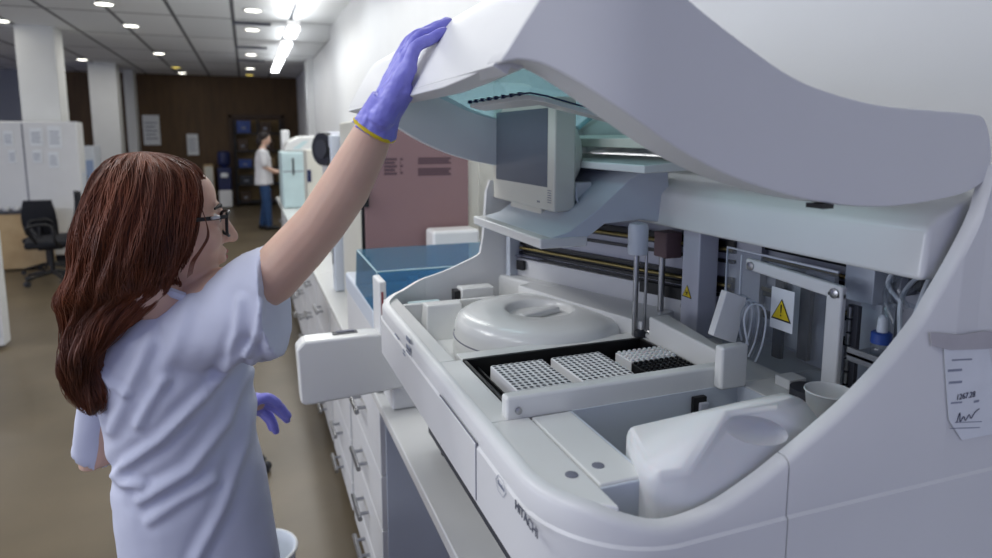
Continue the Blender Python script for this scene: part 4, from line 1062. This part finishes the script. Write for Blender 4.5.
def office_chair(name, loc, rz, label, seat_h=.46, arms=True, reach=.3, size=1, back=.5):
    t = thing(name, (0, 0, 0), label, 'chair')
    MB().box((-.24, -.24, seat_h - .05), (.24, .24, seat_h + .03)).build('seat', M['fabric_black'], t, bevel=.035, seg=4)
    bk = []
    for k in range(9):
        s = k / 8; z = seat_h + .06 + back * s; y = .20 + .10 * s + .04 * math.sin(PI * s); w = .20 + .03 * math.sin(PI * s) - .03 * s
        bk.append([V((w * math.cos(2 * PI * j / 20), y + .035 * math.sin(2 * PI * j / 20) + .02 * abs(math.cos(2 * PI * j / 20)) * -1, z)) for j in range(20)])
    MB().loft(bk).build('backrest', M['fabric_black'], t, bevel=.012)
    MB().tube(spline([(0, .1, seat_h - .06), (0, .27, seat_h - .04), (0, .29, seat_h + .2)], 5), .022, 8).build('back_stem', M['black'], t)
    MB().tube([(0, 0, .11), (0, 0, seat_h - .05)], .028, 14).build('gas_column', M['black'], t)
    MB().box((-.1, -.12, seat_h - .085), (.1, .12, seat_h - .05)).build('mechanism', M['black'], t, bevel=.01)
    if arms:
        for s in (-1, 1):
            MB().tube(spline([(s * .22, .1, seat_h - .03), (s * .29, .05, seat_h + .04), (s * .29, .02, seat_h + .2), (s * .285, -.12, seat_h + .22), (s * .28, -.2, seat_h + .18), (s * .23, -.12, seat_h + .02)], 5), .017, 10).build('armrest', M['black'], t)
    for k in range(5):
        an_ = 2 * PI * k / 5 + .3
        lg = MB().tube([(0, 0, .12), (reach * .5 * math.cos(an_), reach * .5 * math.sin(an_), .105), (reach * math.cos(an_), reach * math.sin(an_), .075)], [.025, .02, .014], 10).build('base_leg', M['black'], t)
        MB().tube([(reach * math.cos(an_) - .02 * math.sin(an_), reach * math.sin(an_) + .02 * math.cos(an_), .03), (reach * math.cos(an_) + .02 * math.sin(an_), reach * math.sin(an_) - .02 * math.cos(an_), .03)], .03, 14).build('castor', M['dark'], lg)
    t.location = loc; t.rotation_euler = (0, 0, rz); t.scale = (size,) * 3
    return t
q = pY(53, 270, 8.7)
office_chair('office_chair', (q.x, q.y, 0), -1.35, 'black office chair with armrests at the near side of the desk', .47)
q = pY(46, 246, 9.3)
office_chair('office_chair', (q.x, 9.36, 0), PI, 'black low-backed chair pushed up to the desk, without armrests', .5, False, .3, .86)
office_chair('office_chair', (pY(239, 300, 3.3).x, 3.3, 0), PI, 'black chair standing behind the woman in the white shirt', 1.0, False, .11, .8, .24)
# waste bin beside the woman
wbp = pZ(284, 545, .5)
wb = thing('waste_bin', (wbp.x - .06, wbp.y, 0), 'white waste bin on the floor hidden behind the shirt of the woman', 'bin')
MB().lathe((wbp.x - .06, wbp.y, 0), [(.075, .001), (.08, .006), (.09, .49), (.095, .5), (.092, .505), (.086, .5), (.072, .02)], 36).build('bin_body', M['white_cool'], wb, angle=60)
MB().tube([(wbp.x - .06 + 0.0935 * math.cos(2 * PI * k / 36), wbp.y + 0.0935 * math.sin(2 * PI * k / 36), .5) for k in range(36)], .005, 8, closed=True).build('bin_rim', M['white'], wb)
# ------------------------------------------------------------------ the woman at the analyser
def frame(f, up=(0, 0, 1)):
    f = V(f).normalized(); r = f.cross(V(up)).normalized(); u = r.cross(f)
    return Matrix((f, r, u)).transposed()          # columns: forward, right, up
HC = pY(164, 219, 1.22)
HF = frame((.97, .22, -.04))
def H(a, b, c): return HC + HF @ V((a, b, c))
HR = HF
bd = MB()
bd.ell(H(-.026, 0, .026), (.086, .066, .077), HR)
bd.ell(H(.03, 0, -.03), (.062, .058, .088), HR)
bd.ell(H(.035, 0, -.075), (.05, .05, .045), HR)
bd.ell(H(.066, 0, -.103), (.024, .026, .02), HR)            # chin
bd.ell(H(.050, 0, .034), (.032, .05, .045), HR)             # forehead
bd.chain([H(.04, -.035, .012), H(.074, 0, .016), H(.04, .035, .012)], [.018, .019, .018], 12)   # brow
bd.chain([H(.084, 0, .012), H(.098, 0, -.016), H(.108, 0, -.034)], [.009, .0105, .0115], 12)       # nose
for s in (-1, 1):
    bd.ell(H(.096, s * .011, -.036), (.011, .008, .008), HR)
    bd.ell(H(.055, s * .036, -.03), (.03, .022, .028), HR)  # cheeks
    bd.ell(H(.070, s * .03, -.001), (.014, .015, .011), HR) # lids
    ear = frame((.9, s * .5, 0))
    bd.ell(H(-.012, s * .066, -.012), (.018, .008, .030), HR)
bd.ell(H(.085, 0, -.058), (.014, .022, .009), HR)           # mouth area
bd.ell(H(.086, 0, -.073), (.013, .019, .0085), HR)
NB = V((-.105, 1.25, 1.36))
bd.chain([H(-.025, 0, -.06), H(-.03, 0, -.12), NB], [.055, .052, .062], 16)
bodyF = frame((.80, .60, 0))
LSH, RSH = V((-.235, 1.40, 1.335)), V((-.015, 1.165, 1.385))
bd.chain([LSH, NB + V((-.02, .01, -.03)), RSH], [.05, .075, .055], 16)
SP = V((-.125, 1.30, 1.1)); PEL = V((-.125, 1.30, .88))
def bell(c, w, d, h): bd.ell(c, (d, w, h), bodyF)
bell(V((-.12, 1.28, 1.25)), .10, .065, .12); bell(SP, .09, .06, .15); bell(PEL, .09, .065, .12)
# raised right arm
RA = [RSH, pY(272, 277, 1.105), pY(300, 247, 1.07), pY(322, 222, 1.04), pY(345, 188, 1.01), pY(365, 150, .99), pY(379, 120, .97)]
RAR = [.045, .0445, .042, .039, .0385, .033, .0262]
bd.chain(RA, RAR, 18)
# left arm, elbow back, hand in front
EL = pY(95, 457, 1.41); LW = pY(240, 402, 1.53)
LA = [LSH, LSH.lerp(EL, .5) + V((-.01, 0, 0)), EL, EL.lerp(LW, .35) + V((0, .02, 0)), LW]
bd.chain(LA, [.046, .037, .034, .034, .025], 16)
# palms inside the gloves
RW = RA[-1]
fwd_r = (RA[-1] - RA[-2]).normalized()
bd.chain([RW, RW + fwd_r * .03], [.022, .014], 12)
bd.chain([LW, pY(258, 403, 1.54)], [.022, .018], 12)
# legs and feet
for s in (-1, 1):
    side = bodyF @ V((0, s, 0))
    hip = PEL + side * .07 + V((0, 0, -.06)); kn = hip + side * .01 + V((.03, .02, -.37)); ak = V((hip.x + side.x * .02, hip.y + side.y * .02, .09))
    bd.chain([hip, hip.lerp(kn, .5), kn, kn.lerp(ak, .3), ak], [.06, .065, .055, .054, .036], 16)
    toe = ak + bodyF @ V((.15, 0, 0)); toe.z = .045
    bd.chain([ak + V((0, 0, -.045)), toe], [.036, .03], 12)
woman = bd.remesh('person', M['skin'], .0034, 5)
tag(woman, 'woman with long auburn hair in a white T-shirt, gloved hand on the lid', 'person')
origin(woman, (PEL.x, PEL.y, 0))

# face details
lp = MB()
lp.chain([H(.089, -.011, -.062), H(.097, 0, -.060), H(.089, .011, -.062)], [.0022, .0045, .0022], 10)
lp.chain([H(.088, -.010, -.070), H(.096, 0, -.0705), H(.088, .010, -.070)], [.0022, .005, .0022], 10)
lp.build('lips', M['lips'], woman)
for s in (-1, 1):
    ey = MB().ell(H(.0715, s * .030, .0), (.0125, .0125, .011), HR, 14, 10).build('eye', mat('eye_white', (226, 220, 214), .2, noise_amt=.02), woman)
    MB().ell(H(.0815, s * .030, .0), (.0035, .0055, .0055), HR, 12, 8).build('iris', M['dark'], ey)
    MB().chain([H(.072, s * .046, .020), H(.083, s * .032, .025), H(.087, s * .014, .021)], [.002, .0034, .003], 8).build('eyebrow', M['hair_dark'], woman)
# glasses: dark frame, two lenses, two arms
gl = MB()
GX = .098
def lens_ring(s):
    return [H(GX - .012 * (abs(y) / .03), s * .033 + y, z) for y, z in [(.026 * math.copysign(abs(math.cos(a)) ** .6, math.cos(a)), -.006 + .021 * math.copysign(abs(math.sin(a)) ** .7, math.sin(a))) for a in [2 * PI * k / 22 for k in range(22)]]]
for s in (-1, 1): gl.tube(lens_ring(s), .0026, 8, closed=True)
gl.chain([H(GX, -.009, .004), H(GX + .005, 0, .007), H(GX, .009, .004)], [.002, .002, .002], 8)
for s in (-1, 1): gl.tube([H(GX - .012, s * .060, .008), H(GX - .03, s * .071, .007), H(.0, s * .080, .003), H(-.02, s * .081, -.004)], [(.0026, .0042)] * 4, 8)
ga = gl.build('glasses', M['black'], woman)
lm = MB()
for s in (-1, 1): lm.add(lens_ring(s), [tuple(range(22))])
lm.build('lenses', M['acrylic'], ga)
MB().chain([H(GX - .026, .0735, .0085), H(GX - .036, .076, .0075)], [.003, .003], 8).build('hinge', M['steel'], ga)

def slice_axes(v, l, r, y):                        # centre, half width and the two level axes of one body slice
    a, b = ray(l, v), ray(r, v); a.z = b.z = 0
    half = a.angle(b) / 2; c = pY((l + r) / 2, v, y)
    m = a.normalized() + b.normalized(); m.normalize()
    dist = (V((c.x, c.y, 0)) - V((CAM.x, CAM.y, 0))).length
    c = CAM + (c - CAM); flat = V((m.x, m.y, 0)) * dist
    c = V((flat.x, flat.y, c.z))
    return c, dist * math.sin(half), V((m.y, -m.x, 0)), V((m.x, m.y, 0))
# ---------------- hair: a lofted mass with loose strands
HS = [  # v, left px, right px, Y centre, depth
    (151.5, 138, 146, 1.215, .018), (154, 121, 164, 1.215, .054), (159, 107, 181, 1.214, .080), (168, 96, 197, 1.214, .100), (182, 87, 205, 1.212, .110), (200, 79, 208, 1.206, .110),
    (220, 72, 207, 1.208, .112), (240, 67, 204, 1.212, .112), (258, 64, 199, 1.22, .108), (274, 61, 197, 1.228, .100), (288, 59, 196, 1.228, .088), (300, 59, 172, 1.225, .076), (316, 59, 142, 1.225, .064),
    (334, 60, 122, 1.225, .054), (352, 61, 113, 1.225, .046), (372, 65, 108, 1.23, .040), (392, 70, 106, 1.23, .034), (406, 80, 102, 1.23, .022), (413, 88, 98, 1.23, .010)]
def hair_slices(sub=4):
    cs = []
    for v, l, r, y, d in HS:
        c, w, e1, e2 = slice_axes(v, l, r, y); cs.append((c.x, c.y, c.z, w, d))
    return cs
base = hair_slices()
def lerp_slice(t):
    k = min(int(t), len(base) - 2); f = t - k
    P = [base[max(k - 1, 0)], base[k], base[k + 1], base[min(k + 2, len(base) - 1)]]
    return [.5 * (2 * P[1][i] + (P[2][i] - P[0][i]) * f + (2 * P[0][i] - 5 * P[1][i] + 4 * P[2][i] - P[3][i]) * f * f + (3 * P[1][i] - P[0][i] - 3 * P[2][i] + P[3][i]) * f ** 3) for i in range(5)]
FACE = math.atan2(HF.col[0].dot(AHEAD), HF.col[0].dot(RIGHT))          # face direction in slice angles
def hair_pt(t, a, k=1.0):
    cx, cy, cz, w, d = lerp_slice(t)
    w = max(w * .98, .002); d = max(d * .97, .002)
    # keep the hair off the face between the brow and the chin
    da = (a - FACE - .6 + PI) % (2 * PI) - PI
    r = k
    if 3.6 < t < 10.5:
        open_ = smooth01((t - 3.6) / 1.2) * smooth01((10.5 - t) / 1.0)
        half = math.radians(36)
        m = smooth01((half - abs(da)) / math.radians(16))
        r *= 1 - .22 * m * open_
    wave = .0032 * math.sin(a * 9 + 1.3 * math.sin(t * .9) + t * .5) + .003 * math.sin(a * 23 + t * 1.1)
    wave += .010 * math.sin(t * 1.35 + a * 2.0) * smooth01((t - 6) / 5)
    amp = min(1, w / .03)
    e2 = V((cx, cy, 0)).normalized(); e1 = V((e2.y, -e2.x, 0))
    return V((cx, cy, cz)) + e1 * ((w * r + wave * amp) * math.cos(a)) + e2 * ((d * r + wave * amp) * math.sin(a))
NT, NA = 110, 120
rings = [[hair_pt((len(base) - 1.001) * i / NT, 2 * PI * j / NA, .955) for j in range(NA)] for i in range(NT + 1)]
hm = MB().loft(rings).build('hair', M['hair'], woman, angle=180)
hs = MB(); rh = random.Random(11)
def strand(a0, t0, t1, k, rad, wob, n=22):
    pts = []; ph = rh.random() * 6; dr = (rh.random() - .5) * .5
    for q in range(n):
        s = q / (n - 1); t = t0 + (t1 - t0) * s
        a = a0 + dr * s + .05 * math.sin(ph + t * 1.1) * wob
        p = hair_pt(min(t, len(base) - 1.002), a, k)
        g = smooth01((t - 8) / 6)
        p += RIGHT * (.008 * wob * g * math.sin(ph * .25 + t * 1.3 + a0 * 2)) + V((0, 0, -.004 * g * math.sin(ph * 2 + t)))
        pts.append(p)
    hs.tube(pts, [rad * (1 - .75 * (q / (n - 1)) ** 2) for q in range(n)], 4, caps=False)
for k in range(1500):
    a0 = rh.random() * 2 * PI
    da = (a0 - FACE + PI) % (2 * PI) - PI
    t0 = .4 + rh.random() * 4 if rh.random() < .6 else 6 + rh.random() * 4
    t1 = len(base) - 1.1 - rh.random() * 4
    if 0 < da < math.radians(70) and t0 < 10.5:
        t1 = 3.4 + rh.random() * .8; t0 = .3 + rh.random()
    if rh.random() < .25: t1 = t0 + (t1 - t0) * .6
    strand(a0, t0, t1, .957 + rh.random() * .04, .0005 + rh.random() * .0006, .6 + rh.random())
hs.build('hair_strands', M['hair_light'], hm, angle=180)
# loose wisp curling over the cheek
ws = MB()
for k in range(5):
    o = .0012 * k
    pts = spline([pY(197 - k * .4, 196, 1.17) + V((0, o, 0)), pY(205, 218, 1.155), pY(209 - k * .5, 236, 1.15) + V((0, o, 0)), pY(202 - k * .6, 250, 1.15), pY(195 - k, 262, 1.15), pY(192 - k * 1.2, 274 + k, 1.15)], 5)
    ws.tube(pts, [.0005 + .0006 * math.sin(PI * q / (len(pts) - 1)) for q in range(len(pts))], 4, caps=False)
ws.build('hair_wisp', M['hair_light'], hm, angle=180)

# ---------------- T-shirt
SS = [  # v, left px, right px, Y centre, depth
    (279, 190, 216, 1.25, .060), (287, 162, 228, 1.255, .075), (296, 138, 236, 1.265, .088), (308, 116, 246, 1.275, .10), (325, 100, 252, 1.28, .115), (345, 92, 252, 1.285, .122), (368, 92, 251, 1.29, .125), (395, 96, 253, 1.295, .125),
    (425, 102, 257, 1.30, .122), (455, 106, 262, 1.30, .120), (485, 109, 267, 1.30, .120), (510, 113, 271, 1.30, .122), (535, 117, 275, 1.30, .126), (560, 120, 279, 1.30, .13), (600, 120, 284, 1.30, .135), (640, 120, 286, 1.30, .138)]
sh = MB(); rings = []
for v, l, r, y, d in SS:
    c, w, e1, e2 = slice_axes(v, l, r, y)
    ring = []
    for j in range(48):
        a = 2 * PI * j / 48; ca, sa = math.cos(a), math.sin(a)
        ring.append(c + e1 * (w * math.copysign(abs(ca) ** .92, ca)) + e2 * (d * math.copysign(abs(sa) ** .92, sa)))
    rings.append(ring)
sh.loft(rings)
def oval_tube(mb, secs):                           # secs: centre, half height vector, half depth vector
    rr_ = []
    for c, hv, dv in secs: rr_.append([c + hv * math.cos(2 * PI * j / 30) + dv * math.sin(2 * PI * j / 30) for j in range(30)])
    mb.loft(rr_)
def px_oval(u0, v0, u1, v1, y, depth):             # an oval whose long axis spans two photo points
    a, b = pY(u0, v0, y), pY(u1, v1, y)
    return ((a + b) / 2, (a - b) / 2, AHEAD * depth)
oval_tube(sh, [px_oval(178, 292, 190, 372, 1.235, .085), px_oval(212, 276, 226, 366, 1.20, .082), px_oval(240, 256, 252, 364, 1.165, .084), px_oval(256, 249, 270, 360, 1.13, .078), px_oval(264, 245, 280.5, 356, 1.11, .072), px_oval(267, 245.5, 284, 356, 1.10, .072)])
oval_tube(sh, [px_oval(128, 318, 118, 380, 1.32, .07), px_oval(102, 345, 132, 372, 1.39, .062), px_oval(88, 384, 128, 402, 1.42, .062), px_oval(82, 413, 122, 434, 1.42, .060), px_oval(79.5, 438, 116, 461, 1.42, .058), px_oval(79, 442, 116, 464, 1.42, .058)])
FOLDS = [  # folds: photo points of the crest, height, half width in px
    (((246, 352), (205, 395), (160, 440), (118, 470)), .010, 9), (((252, 362), (228, 420), (190, 470), (140, 500)), .010, 10), (((257, 372), (246, 440), (222, 510), (196, 560)), .009, 10),
    (((240, 300), (238, 330), (228, 362), (215, 380)), .007, 8), (((262, 300), (258, 330), (248, 355)), .006, 6), (((150, 340), (130, 385), (112, 430)), .006, 10), (((190, 300), (175, 345), (160, 380)), .004, 12),
    (((112, 476), (122, 484), (140, 486)), .010, 8), (((150, 520), (180, 500), (215, 480)), .006, 9), (((165, 380), (150, 402), (138, 425)), .006, 8), (((100, 372), (112, 386), (126, 394)), .005, 6)]
def seg_d(p, a, b):
    ab = (b[0] - a[0], b[1] - a[1]); t = max(0, min(1, ((p[0] - a[0]) * ab[0] + (p[1] - a[1]) * ab[1]) / (ab[0] ** 2 + ab[1] ** 2)))
    return math.hypot(p[0] - a[0] - ab[0] * t, p[1] - a[1] - ab[1] * t), t
def proj(p):
    c = ROT.transposed() @ (V(p) - CAM); return CX + F_PX * c.x / -c.z, CY - F_PX * c.y / -c.z
def shirt_push(co, n):
    h = .0035 * noise.noise(co * 9) + .0016 * noise.noise(co * 26)
    if n.dot((CAM - co).normalized()) > -.2:       # folds lie on the back, the side the photo shows
        p = proj(co)
        for pts, hh, wd in FOLDS:
            best = min(seg_d(p, a, b)[0] for a, b in zip(pts, pts[1:]))
            if best < wd * 2.4: h += hh * .8 * (math.exp(-(best / (wd * .55)) ** 2) - .45 * math.exp(-((best - wd * 1.1) / (wd * .6)) ** 2))
    else: h += .004 * math.sin(co.z * 40 + co.x * 25)
    return h
shirt = sh.remesh('shirt', M['shirt'], .0062, 5, woman, shirt_push)
# neckline and cuffs
def hem(nm, ov, r=.0032, grow=1.0, par=None):
    c, hv, dv = ov
    MB().tube([c + hv * grow * math.cos(2 * PI * j / 40) + dv * grow * math.sin(2 * PI * j / 40) for j in range(40)], r, 6, closed=True).build(nm, M['shirt'], par or shirt)
nk = NB + V((0, 0, .018))
MB().tube([nk + HF.col[0] * (.072 * math.cos(2 * PI * j / 40)) + HF.col[1] * (.075 * math.sin(2 * PI * j / 40)) + V((0, 0, -.03 * math.cos(2 * PI * j / 40))) for j in range(40)], .008, 8, closed=True).build('collar', M['shirt'], shirt)

# ---------------- trousers and shoes (below the frame)
tr = MB()
tr.ell(PEL + V((0, 0, -.06)), (.09, .12, .09), bodyF)
for s in (-1, 1):
    side = bodyF @ V((0, s, 0)); hip = PEL + side * .07 + V((0, 0, -.06)); kn = hip + side * .01 + V((.03, .02, -.37)); ak = V((hip.x + side.x * .02, hip.y + side.y * .02, .07))
    tr.chain([hip, hip.lerp(kn, .5), kn, kn.lerp(ak, .5), ak], [.068, .078, .074, .068, .062], 16)
tr.remesh('trousers', M['trouser'], .01, 4, woman)
for s in (-1, 1):
    side = bodyF @ V((0, s, 0)); hip = PEL + side * .085; ak = V((hip.x + side.x * .02, hip.y + side.y * .02, .04))
    toe = ak + bodyF @ V((.165, 0, 0)); heel = ak + bodyF @ V((-.05, 0, 0))
    mb = MB().chain([heel, ak + V((0, 0, .012)), toe + V((0, 0, -.008))], [.036, .044, .036], 16)
    so = mb.remesh('shoe', M['white'], .006, 3, woman)
    for v in so.data.vertices:
        if (v.co.z + woman.location.z) < .004: v.co.z = .004 - woman.location.z

# ---------------- gloves
def finger(mb, pts, r0, r1):
    pts = spline(pts, 4); n = len(pts)
    mb.chain(pts, [r0 + (r1 - r0) * q / (n - 1) for q in range(n)], 12)
gr = MB()
# band plane of the lid under the fingers
P0, P1 = V((.226, 0, 1.718)), V((.315, 0, 1.831))
tang = (P1 - P0).normalized(); outn = V((-tang.z, 0, tang.x))
def on_band(s, y, off): return V((P0.x, y, P0.z)) + tang * s + outn * off
Wp = RW + fwd_r * .004
tipY = [.925, .945, .967, .990]                    # little finger first (it is nearest the camera)
knu = []
for i in range(4):
    y = [.930, .950, .970, .990][i]
    knu.append(pY([409, 406, 404, 402][i], [66, 60, 57, 57][i], y + .005))
lens_ = [.105, .126, .132, .122]
for i in range(4):
    k = knu[i]; tip = on_band(lens_[i] - .012, tipY[i] + .008, .0135)
    m1 = k.lerp(tip, .38) + outn * .012; m2 = k.lerp(tip, .72) + outn * .0055
    finger(gr, [k, m1, m2, tip], .0105, .0078)
    gr.chain([Wp + V((0, .012 * (i - 1.5), 0)), Wp.lerp(k, .55) + V((0, .004 * (i - 1.5), 0)), k], [.020, .0165, .0125], 14)
# thumb on the far side, gripping the lower edge
tb = Wp.lerp(knu[3], .35) + V((.012, .02, 0))
finger(gr, [tb, tb + V((.025, .028, .012)), on_band(.012, 1.035, .010), on_band(.034, 1.045, .0095)], .0135, .0095)
# heel of the hand and flared cuff
gr.chain([Wp, Wp.lerp(knu[0], .5) + V((.008, -.004, 0))], [.027, .020], 14)
ex1 = fwd_r.cross(AHEAD).normalized(); ex2 = fwd_r.cross(ex1).normalized()
cuff = []
for q, (d, r) in enumerate(((.035, .0255), (.018, .0275), (0, .0295), (-.012, .0325), (-.018, .035))):
    cuff.append([RW + fwd_r * d + (ex1 * math.cos(2 * PI * j / 28) + ex2 * .92 * math.sin(2 * PI * j / 28)) * (r + (.0022 * math.sin(j * 2.4 + q) if q > 1 else 0)) for j in range(28)])
gr.loft(cuff)
glv = gr.remesh('glove', M['glove'], .0021, 4, woman, lambda co, n: .0011 * noise.noise(co * 70) + .0006 * noise.noise(co * 150))
bandc = RW - fwd_r * .016
wbm = MB().tube([bandc + (ex1 * math.cos(2 * PI * j / 40) + ex2 * .95 * math.sin(2 * PI * j / 40)) * .0305 + fwd_r * (.002 * math.sin(3 * PI * j / 40)) for j in range(40)], [(.0032, .0042)] * 40, 8, closed=True)
wbm.build('wristband', M['band'], woman)
# left hand, relaxed, fingers pointing down and to the right
g2 = MB()
LWp = pY(246, 402, 1.535); lk_ = [pY(262, 398, 1.53), pY(263, 403, 1.545), pY(262, 408, 1.56), pY(260, 411, 1.575)]
for i, (kk, tp_, md) in enumerate(zip(lk_, ((288, 416), (287, 420), (276, 431), (272, 428)), ((277, 404), (277, 410), (271, 418), (268, 419)))):
    y = 1.525 + .014 * i
    finger(g2, [kk, pY(*md, y), pY(*tp_, y)], .0115, .0085)
    g2.chain([LWp, LWp.lerp(kk, .6), kk], [.022, .017, .0125], 12)
finger(g2, [pY(252, 404, 1.51), pY(262, 398, 1.49), pY(272, 399, 1.485), pY(279, 405, 1.485)], .013, .009)
g2.chain([LW.lerp(LWp, -.3), LWp], [.031, .026], 14)
g2.remesh('glove', M['glove'], .0024, 4, woman, lambda co, n: .001 * noise.noise(co * 70))

# ------------------------------------------------------------------ the assistant at the far analyser
py2 = 12.4
ft = pY(267, 232, py2)
k_ = 1.70
bx2, by2 = pY(265, 180, py2).x, py2
sc_ = 1.0
def B2(x, y, z): return V((bx2 + x * sc_, by2 + y * sc_, z * sc_))
Hh = pY(266, 133, py2).z
sc_ = Hh / 1.70
b2 = MB()
b2.ell(B2(.03, 0, 1.60), (.095, .075, .11)); b2.ell(B2(.055, 0, 1.555), (.06, .05, .07)); b2.ell(B2(.125, 0, 1.565), (.016, .012, .016))
b2.chain([B2(.0, 0, 1.5), B2(-.02, 0, 1.40)], [.05, .06], 14)
for s in (-1, 1):
    b2.chain([B2(-.02, s * .15, 1.37), B2(0, s * .19, 1.12), B2(.16, s * .15, 1.03), B2(.25, s * .13, 1.02)], [.055, .045, .038, .03], 14)
    b2.chain([B2(.25, s * .13, 1.02), B2(.30, s * .12, 1.02)], [.032, .018], 10)
    for f in range(4): b2.chain([B2(.29, s * (.10 + .012 * f), 1.02), B2(.335, s * (.10 + .014 * f), 1.0)], [.009, .007], 8)
    b2.chain([B2(.26, s * .09, 1.01), B2(.30, s * .08, .99)], [.011, .008], 8)
b2.ell(B2(-.02, 0, 1.22), (.12, .17, .24)); b2.ell(B2(-.02, 0, .95), (.125, .165, .15))
for s in (-1, 1):
    b2.chain([B2(-.02, s * .09, .9), B2(.01, s * .09, .5), B2(-.02 - .05 * s, s * .09, .07)], [.085, .06, .04], 14)
    b2.chain([B2(-.03 - .05 * s, s * .09, .05), B2(.12 - .05 * s, s * .09, .04)], [.042, .035], 10)
p2 = b2.remesh('person', M['skin'], .011, 4)
tag(p2, 'distant person in a white tunic and blue jeans working at the far analyser', 'person'); origin(p2, (bx2, by2, 0))
t2 = MB()
t2.loft([[B2(x + d * math.cos(a), w * math.sin(a), z) for a in [2 * PI * j / 28 for j in range(28)]] for z, x, d, w in ((1.42, -.02, .05, .09), (1.38, -.02, .10, .18), (1.25, -.02, .135, .20), (1.05, -.02, .14, .19), (.88, -.02, .155, .20), (.80, -.02, .16, .205))])
for s in (-1, 1): t2.chain([B2(-.02, s * .16, 1.36), B2(0, s * .20, 1.17)], [.075, .065], 14)
t2.remesh('tunic', M['scrub'], .013, 3, p2, lambda co, n: .006 * noise.noise(co * 8))
t3 = MB()
t3.ell(B2(-.02, 0, .9), (.14, .18, .12))
for s in (-1, 1): t3.chain([B2(-.02, s * .09, .88), B2(.01, s * .09, .5), B2(-.02 - .05 * s, s * .09, .10)], [.10, .08, .062], 14)
t3.remesh('jeans', M['jeans'], .014, 3, p2)
MB().ell(B2(.01, 0, 1.635), (.10, .088, .095)).ell(B2(-.06, 0, 1.56), (.06, .07, .1)).remesh('hair', M['hair_dark'], .012, 3, p2)
for s in (-1, 1): MB().chain([B2(-.05 - .05 * s, s * .09, .045), B2(.13 - .05 * s, s * .09, .035)], [.05, .04], 12).remesh('shoe', M['black'], .012, 2, p2)
